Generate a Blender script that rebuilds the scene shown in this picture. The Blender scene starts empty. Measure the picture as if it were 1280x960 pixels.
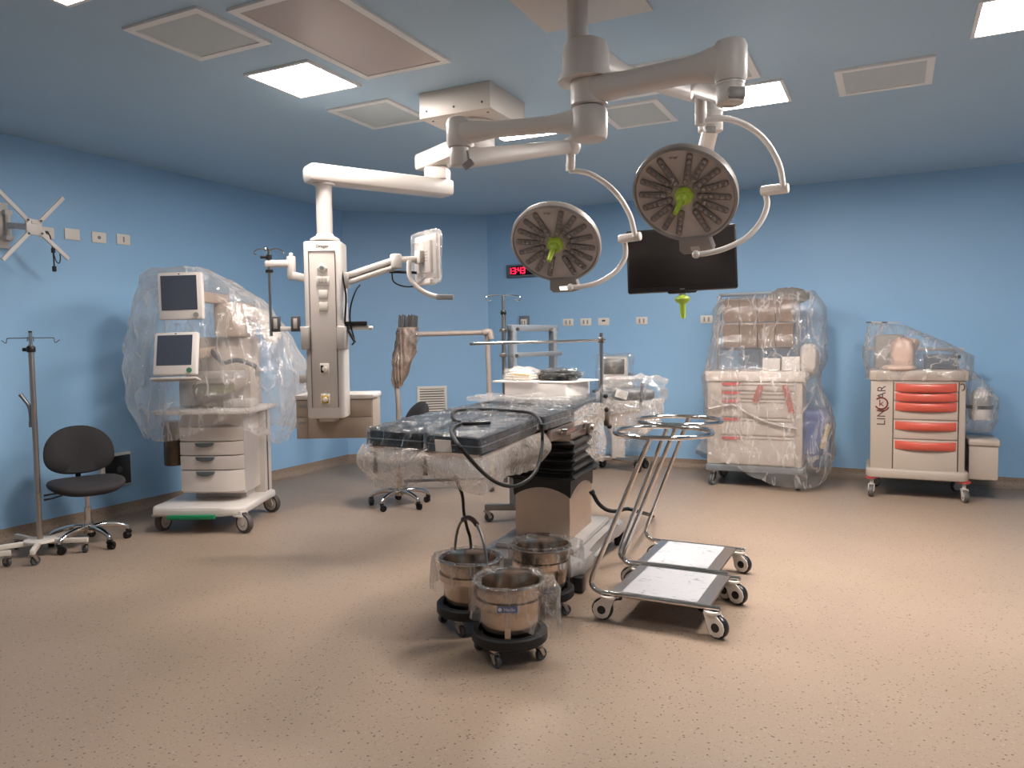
import bpy, bmesh, math, random
from mathutils import Vector, Matrix, Euler, noise as mnoise
random.seed(7)
PI = math.pi
scene = bpy.context.scene
COL = scene.collection
V = Vector

# ------------------------------------------------------------------ camera
F_PX, PITCH, ROLL, YAW, EYE = 952.16, math.radians(3.209), math.radians(0.741), math.radians(26.68), 1.55
def _basis():
    fw = V((0, math.cos(PITCH), -math.sin(PITCH))); r = V((1, 0, 0)); dn = fw.cross(r)
    r2 = math.cos(ROLL) * r + math.sin(ROLL) * dn
    d2 = -math.sin(ROLL) * r + math.cos(ROLL) * dn
    Z = Matrix.Rotation(YAW, 3, 'Z')
    return Z @ r2, Z @ d2, Z @ fw
CR, CD, CF = _basis()
CAM = V((0, 0, EYE))
cam_d = bpy.data.cameras.new('camera'); cam_d.sensor_width = 36; cam_d.lens = F_PX / 1280 * 36
cam = bpy.data.objects.new('camera', cam_d); COL.objects.link(cam)
cam.matrix_world = Matrix(((CR.x, -CD.x, -CF.x, 0), (CR.y, -CD.y, -CF.y, 0), (CR.z, -CD.z, -CF.z, EYE), (0, 0, 0, 1)))
scene.camera = cam
# surveying helpers: where a sight line of the photo meets a plane of the room
def ray(x, y): return CR * ((x - 640) / F_PX) + CD * ((y - 480) / F_PX) + CF
def onz(x, y, z=0.0): d = ray(x, y); return CAM + d * ((z - EYE) / d.z)
def dep(x, y, D): return CAM + ray(x, y) * D
def onx(x, y, X): d = ray(x, y); return CAM + d * (X / d.x)
def ony(x, y, Y): d = ray(x, y); return CAM + d * (Y / d.y)

# ------------------------------------------------------------------ materials
def lin(h):
    h = h.lstrip('#'); c = [int(h[i:i+2], 16) / 255 for i in (0, 2, 4)]
    return tuple((x / 12.92 if x <= .04045 else ((x + .055) / 1.055) ** 2.4) for x in c) + (1,)
MATS = {}
def mat(name, col, rough=.5, metal=0.0, var=.04, scale=6.0, bump=0.0, bscale=60.0, spec=.5, coat=0.0, alpha=1.0):
    """procedural painted / metal / cloth surface: base colour and roughness varied by noise"""
    if name in MATS: return MATS[name]
    m = bpy.data.materials.new(name); m.use_nodes = True; nt = m.node_tree; N = nt.nodes; Lk = nt.links
    p = N['Principled BSDF']; tc = N.new('ShaderNodeTexCoord')
    nz = N.new('ShaderNodeTexNoise'); nz.inputs['Scale'].default_value = scale; nz.inputs['Detail'].default_value = 4
    Lk.new(tc.outputs['Object'], nz.inputs['Vector'])
    c = lin(col) if isinstance(col, str) else col
    mx = N.new('ShaderNodeMix'); mx.data_type = 'RGBA'
    mx.inputs[6].default_value = tuple(max(0, v * (1 - var)) for v in c[:3]) + (1,)
    mx.inputs[7].default_value = tuple(min(1, v * (1 + var)) for v in c[:3]) + (1,)
    Lk.new(nz.outputs['Fac'], mx.inputs[0]); Lk.new(mx.outputs[2], p.inputs['Base Color'])
    mr = N.new('ShaderNodeMapRange'); mr.inputs['To Min'].default_value = max(0.02, rough - .06); mr.inputs['To Max'].default_value = min(1, rough + .06)
    Lk.new(nz.outputs['Fac'], mr.inputs['Value']); Lk.new(mr.outputs[0], p.inputs['Roughness'])
    p.inputs['Metallic'].default_value = metal; p.inputs['Specular IOR Level'].default_value = spec
    p.inputs['Coat Weight'].default_value = coat
    if bump:
        b = N.new('ShaderNodeBump'); b.inputs['Strength'].default_value = bump; b.inputs['Distance'].default_value = .01
        n2 = N.new('ShaderNodeTexNoise'); n2.inputs['Scale'].default_value = bscale; n2.inputs['Detail'].default_value = 3
        Lk.new(tc.outputs['Object'], n2.inputs['Vector']); Lk.new(n2.outputs['Fac'], b.inputs['Height']); Lk.new(b.outputs[0], p.inputs['Normal'])
    MATS[name] = m; return m

def film(name, clear=.8, milk='#cfc8c0', bump=.6, scale=9.0, gloss=.18, rough=.12, edge=.35, cells=.35, crease=.35, stretch=(1, 1, .3)):
    """thin plastic sheet: see-through, with a shiny crumpled surface and a little milkiness"""
    if name in MATS: return MATS[name]
    m = bpy.data.materials.new(name); m.use_nodes = True; nt = m.node_tree; N = nt.nodes; Lk = nt.links
    N.remove(N['Principled BSDF']); out = N['Material Output']
    tc = N.new('ShaderNodeTexCoord')
    nz = N.new('ShaderNodeTexNoise'); nz.inputs['Scale'].default_value = scale; nz.inputs['Detail'].default_value = 5; nz.inputs['Distortion'].default_value = 1.2
    Lk.new(tc.outputs['Object'], nz.inputs['Vector'])
    wv = N.new('ShaderNodeTexVoronoi'); wv.inputs['Scale'].default_value = scale * 1.7; wv.feature = 'DISTANCE_TO_EDGE'
    Lk.new(tc.outputs['Object'], wv.inputs['Vector'])
    ad = N.new('ShaderNodeMath'); ad.operation = 'MULTIPLY_ADD'; ad.inputs[1].default_value = cells; Lk.new(nz.outputs['Fac'], ad.inputs[2]); Lk.new(wv.outputs['Distance'], ad.inputs[0])
    # long sharp creases where the sheet has been folded: whitened plastic, also painted in for wrinkle glints, and a ridge
    cm = N.new('ShaderNodeMapping'); cm.inputs['Scale'].default_value = stretch; Lk.new(tc.outputs['Object'], cm.inputs[0])
    cn = N.new('ShaderNodeTexNoise'); cn.inputs['Scale'].default_value = scale * .8; cn.inputs['Detail'].default_value = 3; cn.inputs['Distortion'].default_value = .6; Lk.new(cm.outputs[0], cn.inputs['Vector'])
    c1 = N.new('ShaderNodeMath'); c1.operation = 'SUBTRACT'; c1.inputs[1].default_value = .5; Lk.new(cn.outputs['Fac'], c1.inputs[0])
    c2 = N.new('ShaderNodeMath'); c2.operation = 'ABSOLUTE'; Lk.new(c1.outputs[0], c2.inputs[0])
    c3 = N.new('ShaderNodeMapRange'); c3.inputs['From Min'].default_value = 0; c3.inputs['From Max'].default_value = .035; c3.inputs['To Min'].default_value = 1; c3.inputs['To Max'].default_value = 0; Lk.new(c2.outputs[0], c3.inputs['Value'])
    c4 = N.new('ShaderNodeMath'); c4.operation = 'MULTIPLY'; Lk.new(c3.outputs[0], c4.inputs[0]); Lk.new(nz.outputs['Fac'], c4.inputs[1])
    ad2 = N.new('ShaderNodeMath'); ad2.operation = 'MULTIPLY_ADD'; ad2.inputs[1].default_value = .5; Lk.new(c4.outputs[0], ad2.inputs[0]); Lk.new(ad.outputs[0], ad2.inputs[2]); ad = ad2
    b = N.new('ShaderNodeBump'); b.inputs['Strength'].default_value = bump; b.inputs['Distance'].default_value = .03
    Lk.new(ad.outputs[0], b.inputs['Height'])
    tr = N.new('ShaderNodeBsdfTransparent'); tr.inputs[0].default_value = (.99, .99, .99, 1)
    df = N.new('ShaderNodeBsdfDiffuse'); df.inputs[0].default_value = lin(milk); Lk.new(b.outputs[0], df.inputs['Normal'])
    tl = N.new('ShaderNodeBsdfTranslucent'); tl.inputs[0].default_value = lin(milk)
    gl = N.new('ShaderNodeBsdfGlossy'); gl.inputs['Roughness'].default_value = rough; gl.inputs[0].default_value = (1, 1, 1, 1); Lk.new(b.outputs[0], gl.inputs['Normal'])
    m1 = N.new('ShaderNodeMixShader'); m1.inputs[0].default_value = .42; Lk.new(df.outputs[0], m1.inputs[1]); Lk.new(tl.outputs[0], m1.inputs[2])
    lw = N.new('ShaderNodeLayerWeight'); lw.inputs['Blend'].default_value = .25
    a = N.new('ShaderNodeMath'); a.operation = 'MULTIPLY_ADD'; a.inputs[1].default_value = edge; a.inputs[2].default_value = 1 - clear - .12
    Lk.new(lw.outputs['Facing'], a.inputs[0])
    a2 = N.new('ShaderNodeMath'); a2.operation = 'MULTIPLY_ADD'; a2.inputs[1].default_value = .24; a2.use_clamp = True
    Lk.new(nz.outputs['Fac'], a2.inputs[0]); Lk.new(a.outputs[0], a2.inputs[2])
    a3 = N.new('ShaderNodeMath'); a3.operation = 'MULTIPLY_ADD'; a3.inputs[1].default_value = crease; a3.use_clamp = True; Lk.new(c4.outputs[0], a3.inputs[0]); Lk.new(a2.outputs[0], a3.inputs[2]); a2 = a3
    m2 = N.new('ShaderNodeMixShader'); Lk.new(a2.outputs[0], m2.inputs[0]); Lk.new(tr.outputs[0], m2.inputs[1]); Lk.new(m1.outputs[0], m2.inputs[2])
    lw2 = N.new('ShaderNodeLayerWeight'); lw2.inputs['Blend'].default_value = .35; Lk.new(b.outputs[0], lw2.inputs['Normal'])
    g = N.new('ShaderNodeMath'); g.operation = 'MULTIPLY_ADD'; g.inputs[1].default_value = gloss; g.inputs[2].default_value = .04
    Lk.new(lw2.outputs['Fresnel'], g.inputs[0])
    m3 = N.new('ShaderNodeMixShader'); Lk.new(g.outputs[0], m3.inputs[0]); Lk.new(m2.outputs[0], m3.inputs[1]); Lk.new(gl.outputs[0], m3.inputs[2])
    Lk.new(m3.outputs[0], out.inputs[0]); MATS[name] = m; return m

def emit(name, col, s):
    if name in MATS: return MATS[name]
    m = bpy.data.materials.new(name); m.use_nodes = True; nt = m.node_tree; N = nt.nodes; Lk = nt.links
    N.remove(N['Principled BSDF']); e = N.new('ShaderNodeEmission'); e.inputs[0].default_value = lin(col); e.inputs[1].default_value = s
    Lk.new(e.outputs[0], N['Material Output'].inputs[0]); MATS[name] = m; return m

# ------------------------------------------------------------------ mesh building
class MB:
    def __init__(s): s.bm = bmesh.new()
    def _add(s, verts, faces, M=None):
        vs = [s.bm.verts.new(M @ V(v) if M else V(v)) for v in verts]
        fs = []
        for f in faces:
            try: fs.append(s.bm.faces.new([vs[i] for i in f]))
            except ValueError: pass
        return vs, fs
    def box(s, c, size, rot=None, bevel=0.0, seg=2, M=None):
        hx, hy, hz = [v / 2 for v in size]
        T = Matrix.Translation(V(c))
        if rot is not None: T = T @ (rot.to_4x4() if isinstance(rot, (Matrix,)) else Euler(rot).to_matrix().to_4x4())
        if M: T = M @ T
        vs, fs = s._add([(x, y, z) for x in (-hx, hx) for y in (-hy, hy) for z in (-hz, hz)],
                        [(0, 1, 3, 2), (4, 6, 7, 5), (0, 4, 5, 1), (2, 3, 7, 6), (0, 2, 6, 4), (1, 5, 7, 3)], T)
        if bevel:
            es = set(e for f in fs for e in f.edges)
            bmesh.ops.bevel(s.bm, geom=list(es), offset=bevel, segments=seg, profile=.5, affect='EDGES', clamp_overlap=True)
        return s
    def box2(s, a, b, bevel=0.0, seg=2, M=None):
        a, b = V(a), V(b); return s.box((a + b) / 2, [abs(v) for v in (b - a)], bevel=bevel, seg=seg, M=M)
    def beam(s, p0, p1, w, h, bevel=0.0, up=(0, 0, 1), seg=2):
        """rectangular bar from p0 to p1, w across and h along up"""
        p0, p1 = V(p0), V(p1); d = (p1 - p0); L = d.length; d.normalize(); u = V(up)
        sx = d.cross(u)
        if sx.length < 1e-4: sx = d.cross(V((1, 0, 0)))
        sx.normalize(); u = sx.cross(d)
        T = Matrix(((d.x, sx.x, u.x, 0), (d.y, sx.y, u.y, 0), (d.z, sx.z, u.z, 0), (0, 0, 0, 1)))
        return s.box((0, 0, 0), (L, w, h), bevel=bevel, seg=seg, M=Matrix.Translation((p0 + p1) / 2) @ T)
    def prism(s, pts, z0, z1, M=None, bevel=0.0, seg=2):
        n = len(pts)
        vs, fs = s._add([(x, y, z0) for x, y in pts] + [(x, y, z1) for x, y in pts],
               [tuple(range(n - 1, -1, -1)), tuple(range(n, 2 * n))] + [(i, (i + 1) % n, n + (i + 1) % n, n + i) for i in range(n)], M)
        if bevel:
            es = [e for e in (set(fs[0].edges) | set(fs[1].edges))]
            bmesh.ops.bevel(s.bm, geom=es, offset=bevel, segments=seg, profile=.5, affect='EDGES', clamp_overlap=True)
        return s
    def cyl(s, p0, p1, r, r2=None, n=20, cap=True, bevel=0.0):
        p0, p1 = V(p0), V(p1); r2 = r if r2 is None else r2
        d = (p1 - p0).normalized(); a = d.orthogonal().normalized(); b = d.cross(a)
        vs = [p0 + (a * math.cos(2 * PI * i / n) + b * math.sin(2 * PI * i / n)) * r for i in range(n)] + \
             [p1 + (a * math.cos(2 * PI * i / n) + b * math.sin(2 * PI * i / n)) * r2 for i in range(n)]
        fa = [(i, (i + 1) % n, n + (i + 1) % n, n + i) for i in range(n)]
        if cap: fa += [tuple(range(n - 1, -1, -1)), tuple(range(n, 2 * n))]
        _, fs = s._add(vs, fa)
        if bevel and cap:
            es = list(set(fs[-1].edges) | set(fs[-2].edges))
            bmesh.ops.bevel(s.bm, geom=es, offset=bevel, segments=2, profile=.5, affect='EDGES', clamp_overlap=True)
        return s
    def tube(s, pts, r, n=10, closed=False, smooth=0, cap=True):
        pts = [V(p) for p in pts]
        if smooth: pts = spline(pts, smooth, closed)
        m = len(pts); rs = r if isinstance(r, (list, tuple)) else [r] * m
        if len(rs) != m: rs = [rs[0] + (rs[-1] - rs[0]) * i / (m - 1) for i in range(m)]
        tg = []
        for i in range(m):
            a = pts[(i - 1) % m] if (closed or i) else pts[0]; b = pts[(i + 1) % m] if (closed or i < m - 1) else pts[-1]
            tg.append((b - a).normalized())
        up = tg[0].orthogonal().normalized(); rings = []
        for i in range(m):
            up = (up - tg[i] * up.dot(tg[i])); up = up.normalized() if up.length > 1e-6 else tg[i].orthogonal().normalized()
            bi = tg[i].cross(up)
            rings.append([pts[i] + (up * math.cos(2 * PI * k / n) + bi * math.sin(2 * PI * k / n)) * rs[i] for k in range(n)])
        vs = [v for rg in rings for v in rg]; fa = []
        for i in range(m if closed else m - 1):
            j = (i + 1) % m
            for k in range(n): fa.append((i * n + k, i * n + (k + 1) % n, j * n + (k + 1) % n, j * n + k))
        if not closed and cap: fa += [tuple(range(n - 1, -1, -1)), tuple((m - 1) * n + k for k in range(n))]
        s._add(vs, fa); return s
    def lathe(s, prof, n=32, M=None, ang=2 * PI):
        m = len(prof); vs = []; full = abs(ang - 2 * PI) < 1e-6; cols = n if full else n + 1
        for i in range(cols):
            a = ang * i / n
            for r, z in prof: vs.append((r * math.cos(a), r * math.sin(a), z))
        fa = []
        for i in range(n):
            j = (i + 1) % cols
            for k in range(m - 1): fa.append((i * m + k, j * m + k, j * m + k + 1, i * m + k + 1))
        s._add(vs, fa, M); bmesh.ops.remove_doubles(s.bm, verts=s.bm.verts[:], dist=1e-6); return s
    def ring(s, c, R, r, M=None, n=40, k=10):
        T = Matrix.Translation(V(c)); T = M @ T if M else T
        return s.tube([T @ V((R * math.cos(2 * PI * i / n), R * math.sin(2 * PI * i / n), 0)) for i in range(n)], r, k, closed=True)
    def ball(s, c, rad, M=None, n=16, amp=0.0, freq=4.0, seed=0, squash=None):
        rad = rad if isinstance(rad, (tuple, list, Vector)) else (rad,) * 3
        vs = []; fa = []; m = n // 2 * 2
        for i in range(n + 1):
            t = PI * i / n
            for j in range(2 * n):
                p = PI * j / n; d = V((math.sin(t) * math.cos(p), math.sin(t) * math.sin(p), math.cos(t)))
                if squash: d = V([math.copysign(abs(q) ** squash, q) for q in d])
                k = 1 + (amp * mnoise.fractal(d * freq + V((seed * 7.3, seed, 0)), 1, 2, 3) if amp else 0)
                vs.append((c[0] + d.x * rad[0] * k, c[1] + d.y * rad[1] * k, c[2] + d.z * rad[2] * k))
        for i in range(n):
            for j in range(2 * n):
                fa.append((i * 2 * n + j, i * 2 * n + (j + 1) % (2 * n), (i + 1) * 2 * n + (j + 1) % (2 * n), (i + 1) * 2 * n + j))
        s._add(vs, fa, M); bmesh.ops.remove_doubles(s.bm, verts=s.bm.verts[:], dist=1e-5); return s
    def loft(s, rings, closed=True, M=None, capa=False, capb=False):
        n = len(rings[0]); vs = [v for r in rings for v in r]; fa = []
        for i in range(len(rings) - 1):
            for k in range(n if closed else n - 1):
                fa.append((i * n + k, i * n + (k + 1) % n, (i + 1) * n + (k + 1) % n, (i + 1) * n + k))
        if capa: fa.append(tuple(range(n - 1, -1, -1)))
        if capb: fa.append(tuple((len(rings) - 1) * n + k for k in range(n)))
        s._add(vs, fa, M); return s
    def text(s, body, size, M, ext=.001, align='CENTER'):
        cu = bpy.data.curves.new('lettering', 'FONT'); cu.body = body; cu.size = size; cu.extrude = ext; cu.align_x = align; cu.align_y = 'CENTER'
        o = bpy.data.objects.new('lettering', cu); COL.objects.link(o)
        dg = bpy.context.evaluated_depsgraph_get(); me = bpy.data.meshes.new_from_object(o.evaluated_get(dg))
        bpy.data.objects.remove(o); bpy.data.curves.remove(cu)
        me.transform(M); s.bm.from_mesh(me); bpy.data.meshes.remove(me); return s

def spline(pts, k=6, closed=False):
    out = []; n = len(pts)
    for i in range(n if closed else n - 1):
        g = lambda j: pts[j % n] if closed else pts[max(0, min(n - 1, j))]
        a, b, c, d = g(i - 1), g(i), g(i + 1), g(i + 2)
        for q in range(k):
            t = q / k
            out.append(.5 * ((2 * b) + (c - a) * t + (2 * a - 5 * b + 4 * c - d) * t * t + (3 * b - a - 3 * c + d) * t ** 3))
    if not closed: out.append(pts[-1])
    return out
def fillet(pts, r, k=5):
    pts = [V(p) for p in pts]; out = [pts[0]]
    for i in range(1, len(pts) - 1):
        a, b, c = pts[i - 1], pts[i], pts[i + 1]; d1 = (a - b); d2 = (c - b)
        q = min(r, d1.length * .49, d2.length * .49); p1 = b + d1.normalized() * q; p2 = b + d2.normalized() * q
        for j in range(k + 1):
            t = j / k; out.append(p1 * (1 - t) ** 2 + b * 2 * t * (1 - t) + p2 * t * t)
    out.append(pts[-1]); return out
def rrect(hx, hy, r, k=4, cx=0, cy=0):
    out = []
    for sx, sy, a0 in ((1, 1, 0), (-1, 1, 90), (-1, -1, 180), (1, -1, 270)):
        for i in range(k + 1):
            a = math.radians(a0 + 90 * i / k)
            out.append((cx + sx * (hx - r) + r * math.cos(a), cy + sy * (hy - r) + r * math.sin(a)))
    return out

def frame_of(o): return Matrix.Translation(o.location) @ o.rotation_euler.to_matrix().to_4x4()
def obj(name, mb, m, parent=None, world=False, sharp=38, loc=None, rot=None):
    bm = mb.bm if isinstance(mb, MB) else mb
    if world and parent is not None:
        M = frame_of(parent)
        if parent.parent is not None: M = frame_of(parent.parent) @ M
        bmesh.ops.transform(bm, matrix=M.inverted(), verts=bm.verts[:])
    bmesh.ops.recalc_face_normals(bm, faces=bm.faces[:])
    me = bpy.data.meshes.new(name); bm.to_mesh(me); bm.free()
    for p in me.polygons: p.use_smooth = True
    if sharp is not None: me.set_sharp_from_angle(angle=math.radians(sharp))
    me.materials.append(m)
    o = bpy.data.objects.new(name, me); COL.objects.link(o)
    if parent is not None: o.parent = parent
    if loc is not None: o.location = loc
    if rot is not None: o.rotation_euler = rot
    return o
def tag(o, label, cat, group=None, kind=None):
    if label: o['label'] = label
    if cat: o['category'] = cat
    if group: o['group'] = group
    if kind: o['kind'] = kind
    return o
def thing(name, label, cat, loc=(0, 0, 0), rotz=0.0, group=None):
    o = bpy.data.objects.new(name, None); COL.objects.link(o); o.empty_display_size = .1
    o.location = loc; o.rotation_euler = (0, 0, rotz); return tag(o, label, cat, group)
def struct(name, mb, m, sharp=38): return tag(obj(name, mb, m, sharp=sharp), None, None, kind='structure')
def copy_tree(o, parent=None):
    c = o.copy(); COL.objects.link(c)
    if parent is not None: c.parent = parent
    for ch in list(o.children): copy_tree(ch, c)
    return c

# local frame of a piece of furniture: where a sight line meets one of its own planes
class Fr:
    def __init__(s, o, deg): s.o = V((o[0], o[1], 0)); s.deg = deg; a = math.radians(deg); s.x = V((math.cos(a), math.sin(a), 0)); s.y = V((-math.sin(a), math.cos(a), 0))
    def loc(s, P): d = P - s.o; return V((d.dot(s.x), d.dot(s.y), d.z))
    def ony(s, px, py, Y): d = ray(px, py); t = (Y - (CAM - s.o).dot(s.y)) / d.dot(s.y); return s.loc(CAM + d * t)
    def onx(s, px, py, X): d = ray(px, py); t = (X - (CAM - s.o).dot(s.x)) / d.dot(s.x); return s.loc(CAM + d * t)
    def onz(s, px, py, Z): return s.loc(onz(px, py, Z))

# ------------------------------------------------------------------ shared materials
M_WHITE = mat('white enamel', '#cfc7c0', .38, var=.03)
M_CREAM = mat('cream paint', '#d2c8bd', .42, var=.03)
M_GREYP = mat('grey plastic', '#8b8885', .45)
M_LGREY = mat('light grey plastic', '#b5aca5', .45)
M_DGREY = mat('dark grey plastic', '#4a4b4d', .5)
M_BLACK = mat('black rubber', '#0d0d0e', .5, spec=.3)
M_BLKPL = mat('black plastic', '#1d1b1c', .32)
M_STEEL = mat('brushed stainless steel', '#b9aea6', .3, 1.0, var=.08, scale=14)
M_CHROME = mat('polished chrome', '#cfc9c4', .1, 1.0, var=.03)
M_STEELD = mat('satin steel', '#8d8a88', .38, 1.0, var=.06)
M_ALU = mat('grey painted metal', '#7b8085', .42, .3, var=.05)
M_SCREEN = mat('switched off screen', '#23262c', .18, var=.1)
M_SOCK = mat('socket white plastic', '#e3dacf', .4, var=.02)
M_GREEN = mat('lime green handle', '#a6bf3f', .4)
FILM_CLEAR = film('clear plastic wrap', .93, '#f6f0ea', .5, 10, .42, .09, .16)
FILM_MILK = film('milky plastic sheet', .85, '#fbf5ef', .5, 7, .4, .12, .38)
FILM_BUBBLE = film('bubble wrap', .76, '#f2e4d6', .45, 40, .35, .2, .3)

FILM_BKT = film('bucket film', .96, '#f6f0ea', .5, 12, .45, .08, .14, crease=.5)
_cast = {}
def castor(parent, x, y, r=.05, w=.03, yaw=0.0, top=None, kind='grey', wheel_m=None, hub_m=None, fork_m=None):
    """swivel castor: fork with a wheel under it, standing on the floor"""
    top = top or 2.5 * r; key = (r, w, top, kind) + tuple(q.name if q else '' for q in (wheel_m, hub_m, fork_m))
    if key not in _cast:
        f = MB(); f.cyl((0, 0, top - .012), (0, 0, top), r * .75, n=16)
        f.cyl((0, 0, 2.05 * r), (0, 0, top - .01), r * .32, n=12)
        for s in (-1, 1):
            yy = s * (w / 2 + .005)
            if kind == 'brake':
                f.prism([(-r * .7, 2.12 * r), (r * .5, 2.12 * r), (r * 1.25, 1.5 * r), (r * 1.4, r), (r * 1.25, .5 * r), (r * .9, .22 * r), (r * .45, .16 * r), (r * .02, .35 * r), (-r * .2, .75 * r), (-r * .3, 1.3 * r)], -.004, .004, M=Matrix(((1, 0, 0, 0), (0, 0, 1, yy), (0, 1, 0, 0), (0, 0, 0, 1))), bevel=.002); continue
            f.prism([(-r * .35, 2.12 * r), (r * .45, 2.12 * r), (r * .95, 1.0 * r), (r * .75, .78 * r), (r * .45, .8 * r)], -.003, .003,
                    M=Matrix(((1, 0, 0, 0), (0, 0, 1, yy), (0, 1, 0, 0), (0, 0, 0, 1))))
        f.box((r * .05, 0, 2.1 * r), (r * .8, w + .014, r * .14))
        wl = MB(); T = Matrix.Translation((r * .55, 0, r)) @ Matrix.Rotation(PI / 2, 4, 'X')
        wl.lathe([(0, -w * .3), (r * .6, -w * .34), (r * .66, -w / 2), (r * .93, -w / 2), (r, -w * .28), (r, w * .28), (r * .93, w / 2), (r * .66, w / 2), (r * .6, w * .34), (0, w * .3)], 28, T)
        hb = MB(); hb.lathe([(0, -w * .56), (r * .3, -w * .54), (r * .36, -w * .3), (r * .36, w * .3), (r * .3, w * .54), (0, w * .56)], 18, T)
        if kind == 'brake' or kind == 'disc':
            hb.lathe([(r * .36, -w * .5), (r * .72, -w * .52), (r * .76, -w * .4), (r * .76, w * .4), (r * .72, w * .52), (r * .36, w * .5)], 24, T)
        fo = obj('castor', f, fork_m or M_STEEL, parent); wo = obj('wheel', wl, wheel_m or M_BLACK, fo); ho = obj('wheel_hub', hb, hub_m or M_GREYP, fo)
        _cast[key] = (fo.data, wo.data, ho.data)
    else:
        d = _cast[key]; fo = bpy.data.objects.new('castor', d[0]); COL.objects.link(fo); fo.parent = parent
        for nm, me in (('wheel', d[1]), ('wheel_hub', d[2])):
            q = bpy.data.objects.new(nm, me); COL.objects.link(q); q.parent = fo
    fo.location = (x, y, 0); fo.rotation_euler = (0, 0, yaw)
    if kind == 'brake':
        cp_ = MB(); cp_.cyl((r * .55, -w * .82, r), (r * .55, w * .82, r), r * .4, n=18, bevel=.002); obj('hub_cap', cp_, M_BLKPL, fo)
        pd_ = MB(); pd_.box((-r * .75, 0, 2.0 * r), (r * 1.1, w * .8, r * .16), rot=(0, .2, 0), bevel=.004); pd_.box((r * .1, 0, 2.15 * r), (r * .9, w * 1.1, r * .3), bevel=.006); obj('brake_pedal', pd_, M_BLKPL, fo)
    return fo
# ================================================================== the room
XL, XR, YB, YF, ZC = -6.35, 3.5, 9.12, -1.6, 3.25
CA, CB = V((XL, 7.85)), V((-4.93, YB))          # the splayed corner between left and back wall
def wall_material():
    m = bpy.data.materials.new('blue vinyl wall'); m.use_nodes = True; nt = m.node_tree; N = nt.nodes; Lk = nt.links; p = N['Principled BSDF']
    tc = N.new('ShaderNodeTexCoord'); nz = N.new('ShaderNodeTexNoise'); nz.inputs['Scale'].default_value = .7; nz.inputs['Detail'].default_value = 3
    Lk.new(tc.outputs['Object'], nz.inputs['Vector'])
    mx = N.new('ShaderNodeMix'); mx.data_type = 'RGBA'; mx.inputs[6].default_value = lin('#8eb6d8'); mx.inputs[7].default_value = lin('#97bede')
    Lk.new(nz.outputs['Fac'], mx.inputs[0]); Lk.new(mx.outputs[2], p.inputs['Base Color'])
    p.inputs['Roughness'].default_value = .42; p.inputs['Specular IOR Level'].default_value = .4
    b = N.new('ShaderNodeBump'); b.inputs['Strength'].default_value = .03; b.inputs['Distance'].default_value = .02
    n2 = N.new('ShaderNodeTexNoise'); n2.inputs['Scale'].default_value = 2.2; Lk.new(tc.outputs['Object'], n2.inputs['Vector'])
    Lk.new(n2.outputs['Fac'], b.inputs['Height']); Lk.new(b.outputs[0], p.inputs['Normal']); return m
def floor_material():
    m = bpy.data.materials.new('flecked beige vinyl floor'); m.use_nodes = True; nt = m.node_tree; N = nt.nodes; Lk = nt.links; p = N['Principled BSDF']
    tc = N.new('ShaderNodeTexCoord')
    def noise(sc, det=2):
        n = N.new('ShaderNodeTexNoise'); n.inputs['Scale'].default_value = sc; n.inputs['Detail'].default_value = det; Lk.new(tc.outputs['Object'], n.inputs['Vector']); return n
    def ramp(src, a, b):
        r = N.new('ShaderNodeMapRange'); r.inputs['From Min'].default_value = a; r.inputs['From Max'].default_value = b; Lk.new(src, r.inputs['Value']); return r.outputs[0]
    def mixc(fac, a, bcol):
        x = N.new('ShaderNodeMix'); x.data_type = 'RGBA'; Lk.new(fac, x.inputs[0])
        if isinstance(a, str): x.inputs[6].default_value = lin(a)
        else: Lk.new(a, x.inputs[6])
        x.inputs[7].default_value = lin(bcol); return x.outputs[2]
    base = mixc(noise(1.3, 4).outputs['Fac'], '#927e6e', '#9a8775')
    dark = mixc(ramp(noise(75, 2).outputs['Fac'], .63, .69), base, '#716053')
    light = mixc(ramp(noise(58, 2).outputs['Fac'], .64, .7), dark, '#a49082')
    vo = N.new('ShaderNodeTexVoronoi'); vo.inputs['Scale'].default_value = 30; Lk.new(tc.outputs['Object'], vo.inputs['Vector'])
    fleck = mixc(ramp(vo.outputs['Distance'], .17, .12), light, '#605145')
    Lk.new(fleck, p.inputs['Base Color']); p.inputs['Roughness'].default_value = .42; p.inputs['Specular IOR Level'].default_value = .2
    return m
M_WALL = wall_material(); M_FLOOR = floor_material()
M_CEIL = mat('blue ceiling paint', '#abc4d6', .5, var=.03, scale=1.0, spec=.35)

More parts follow.
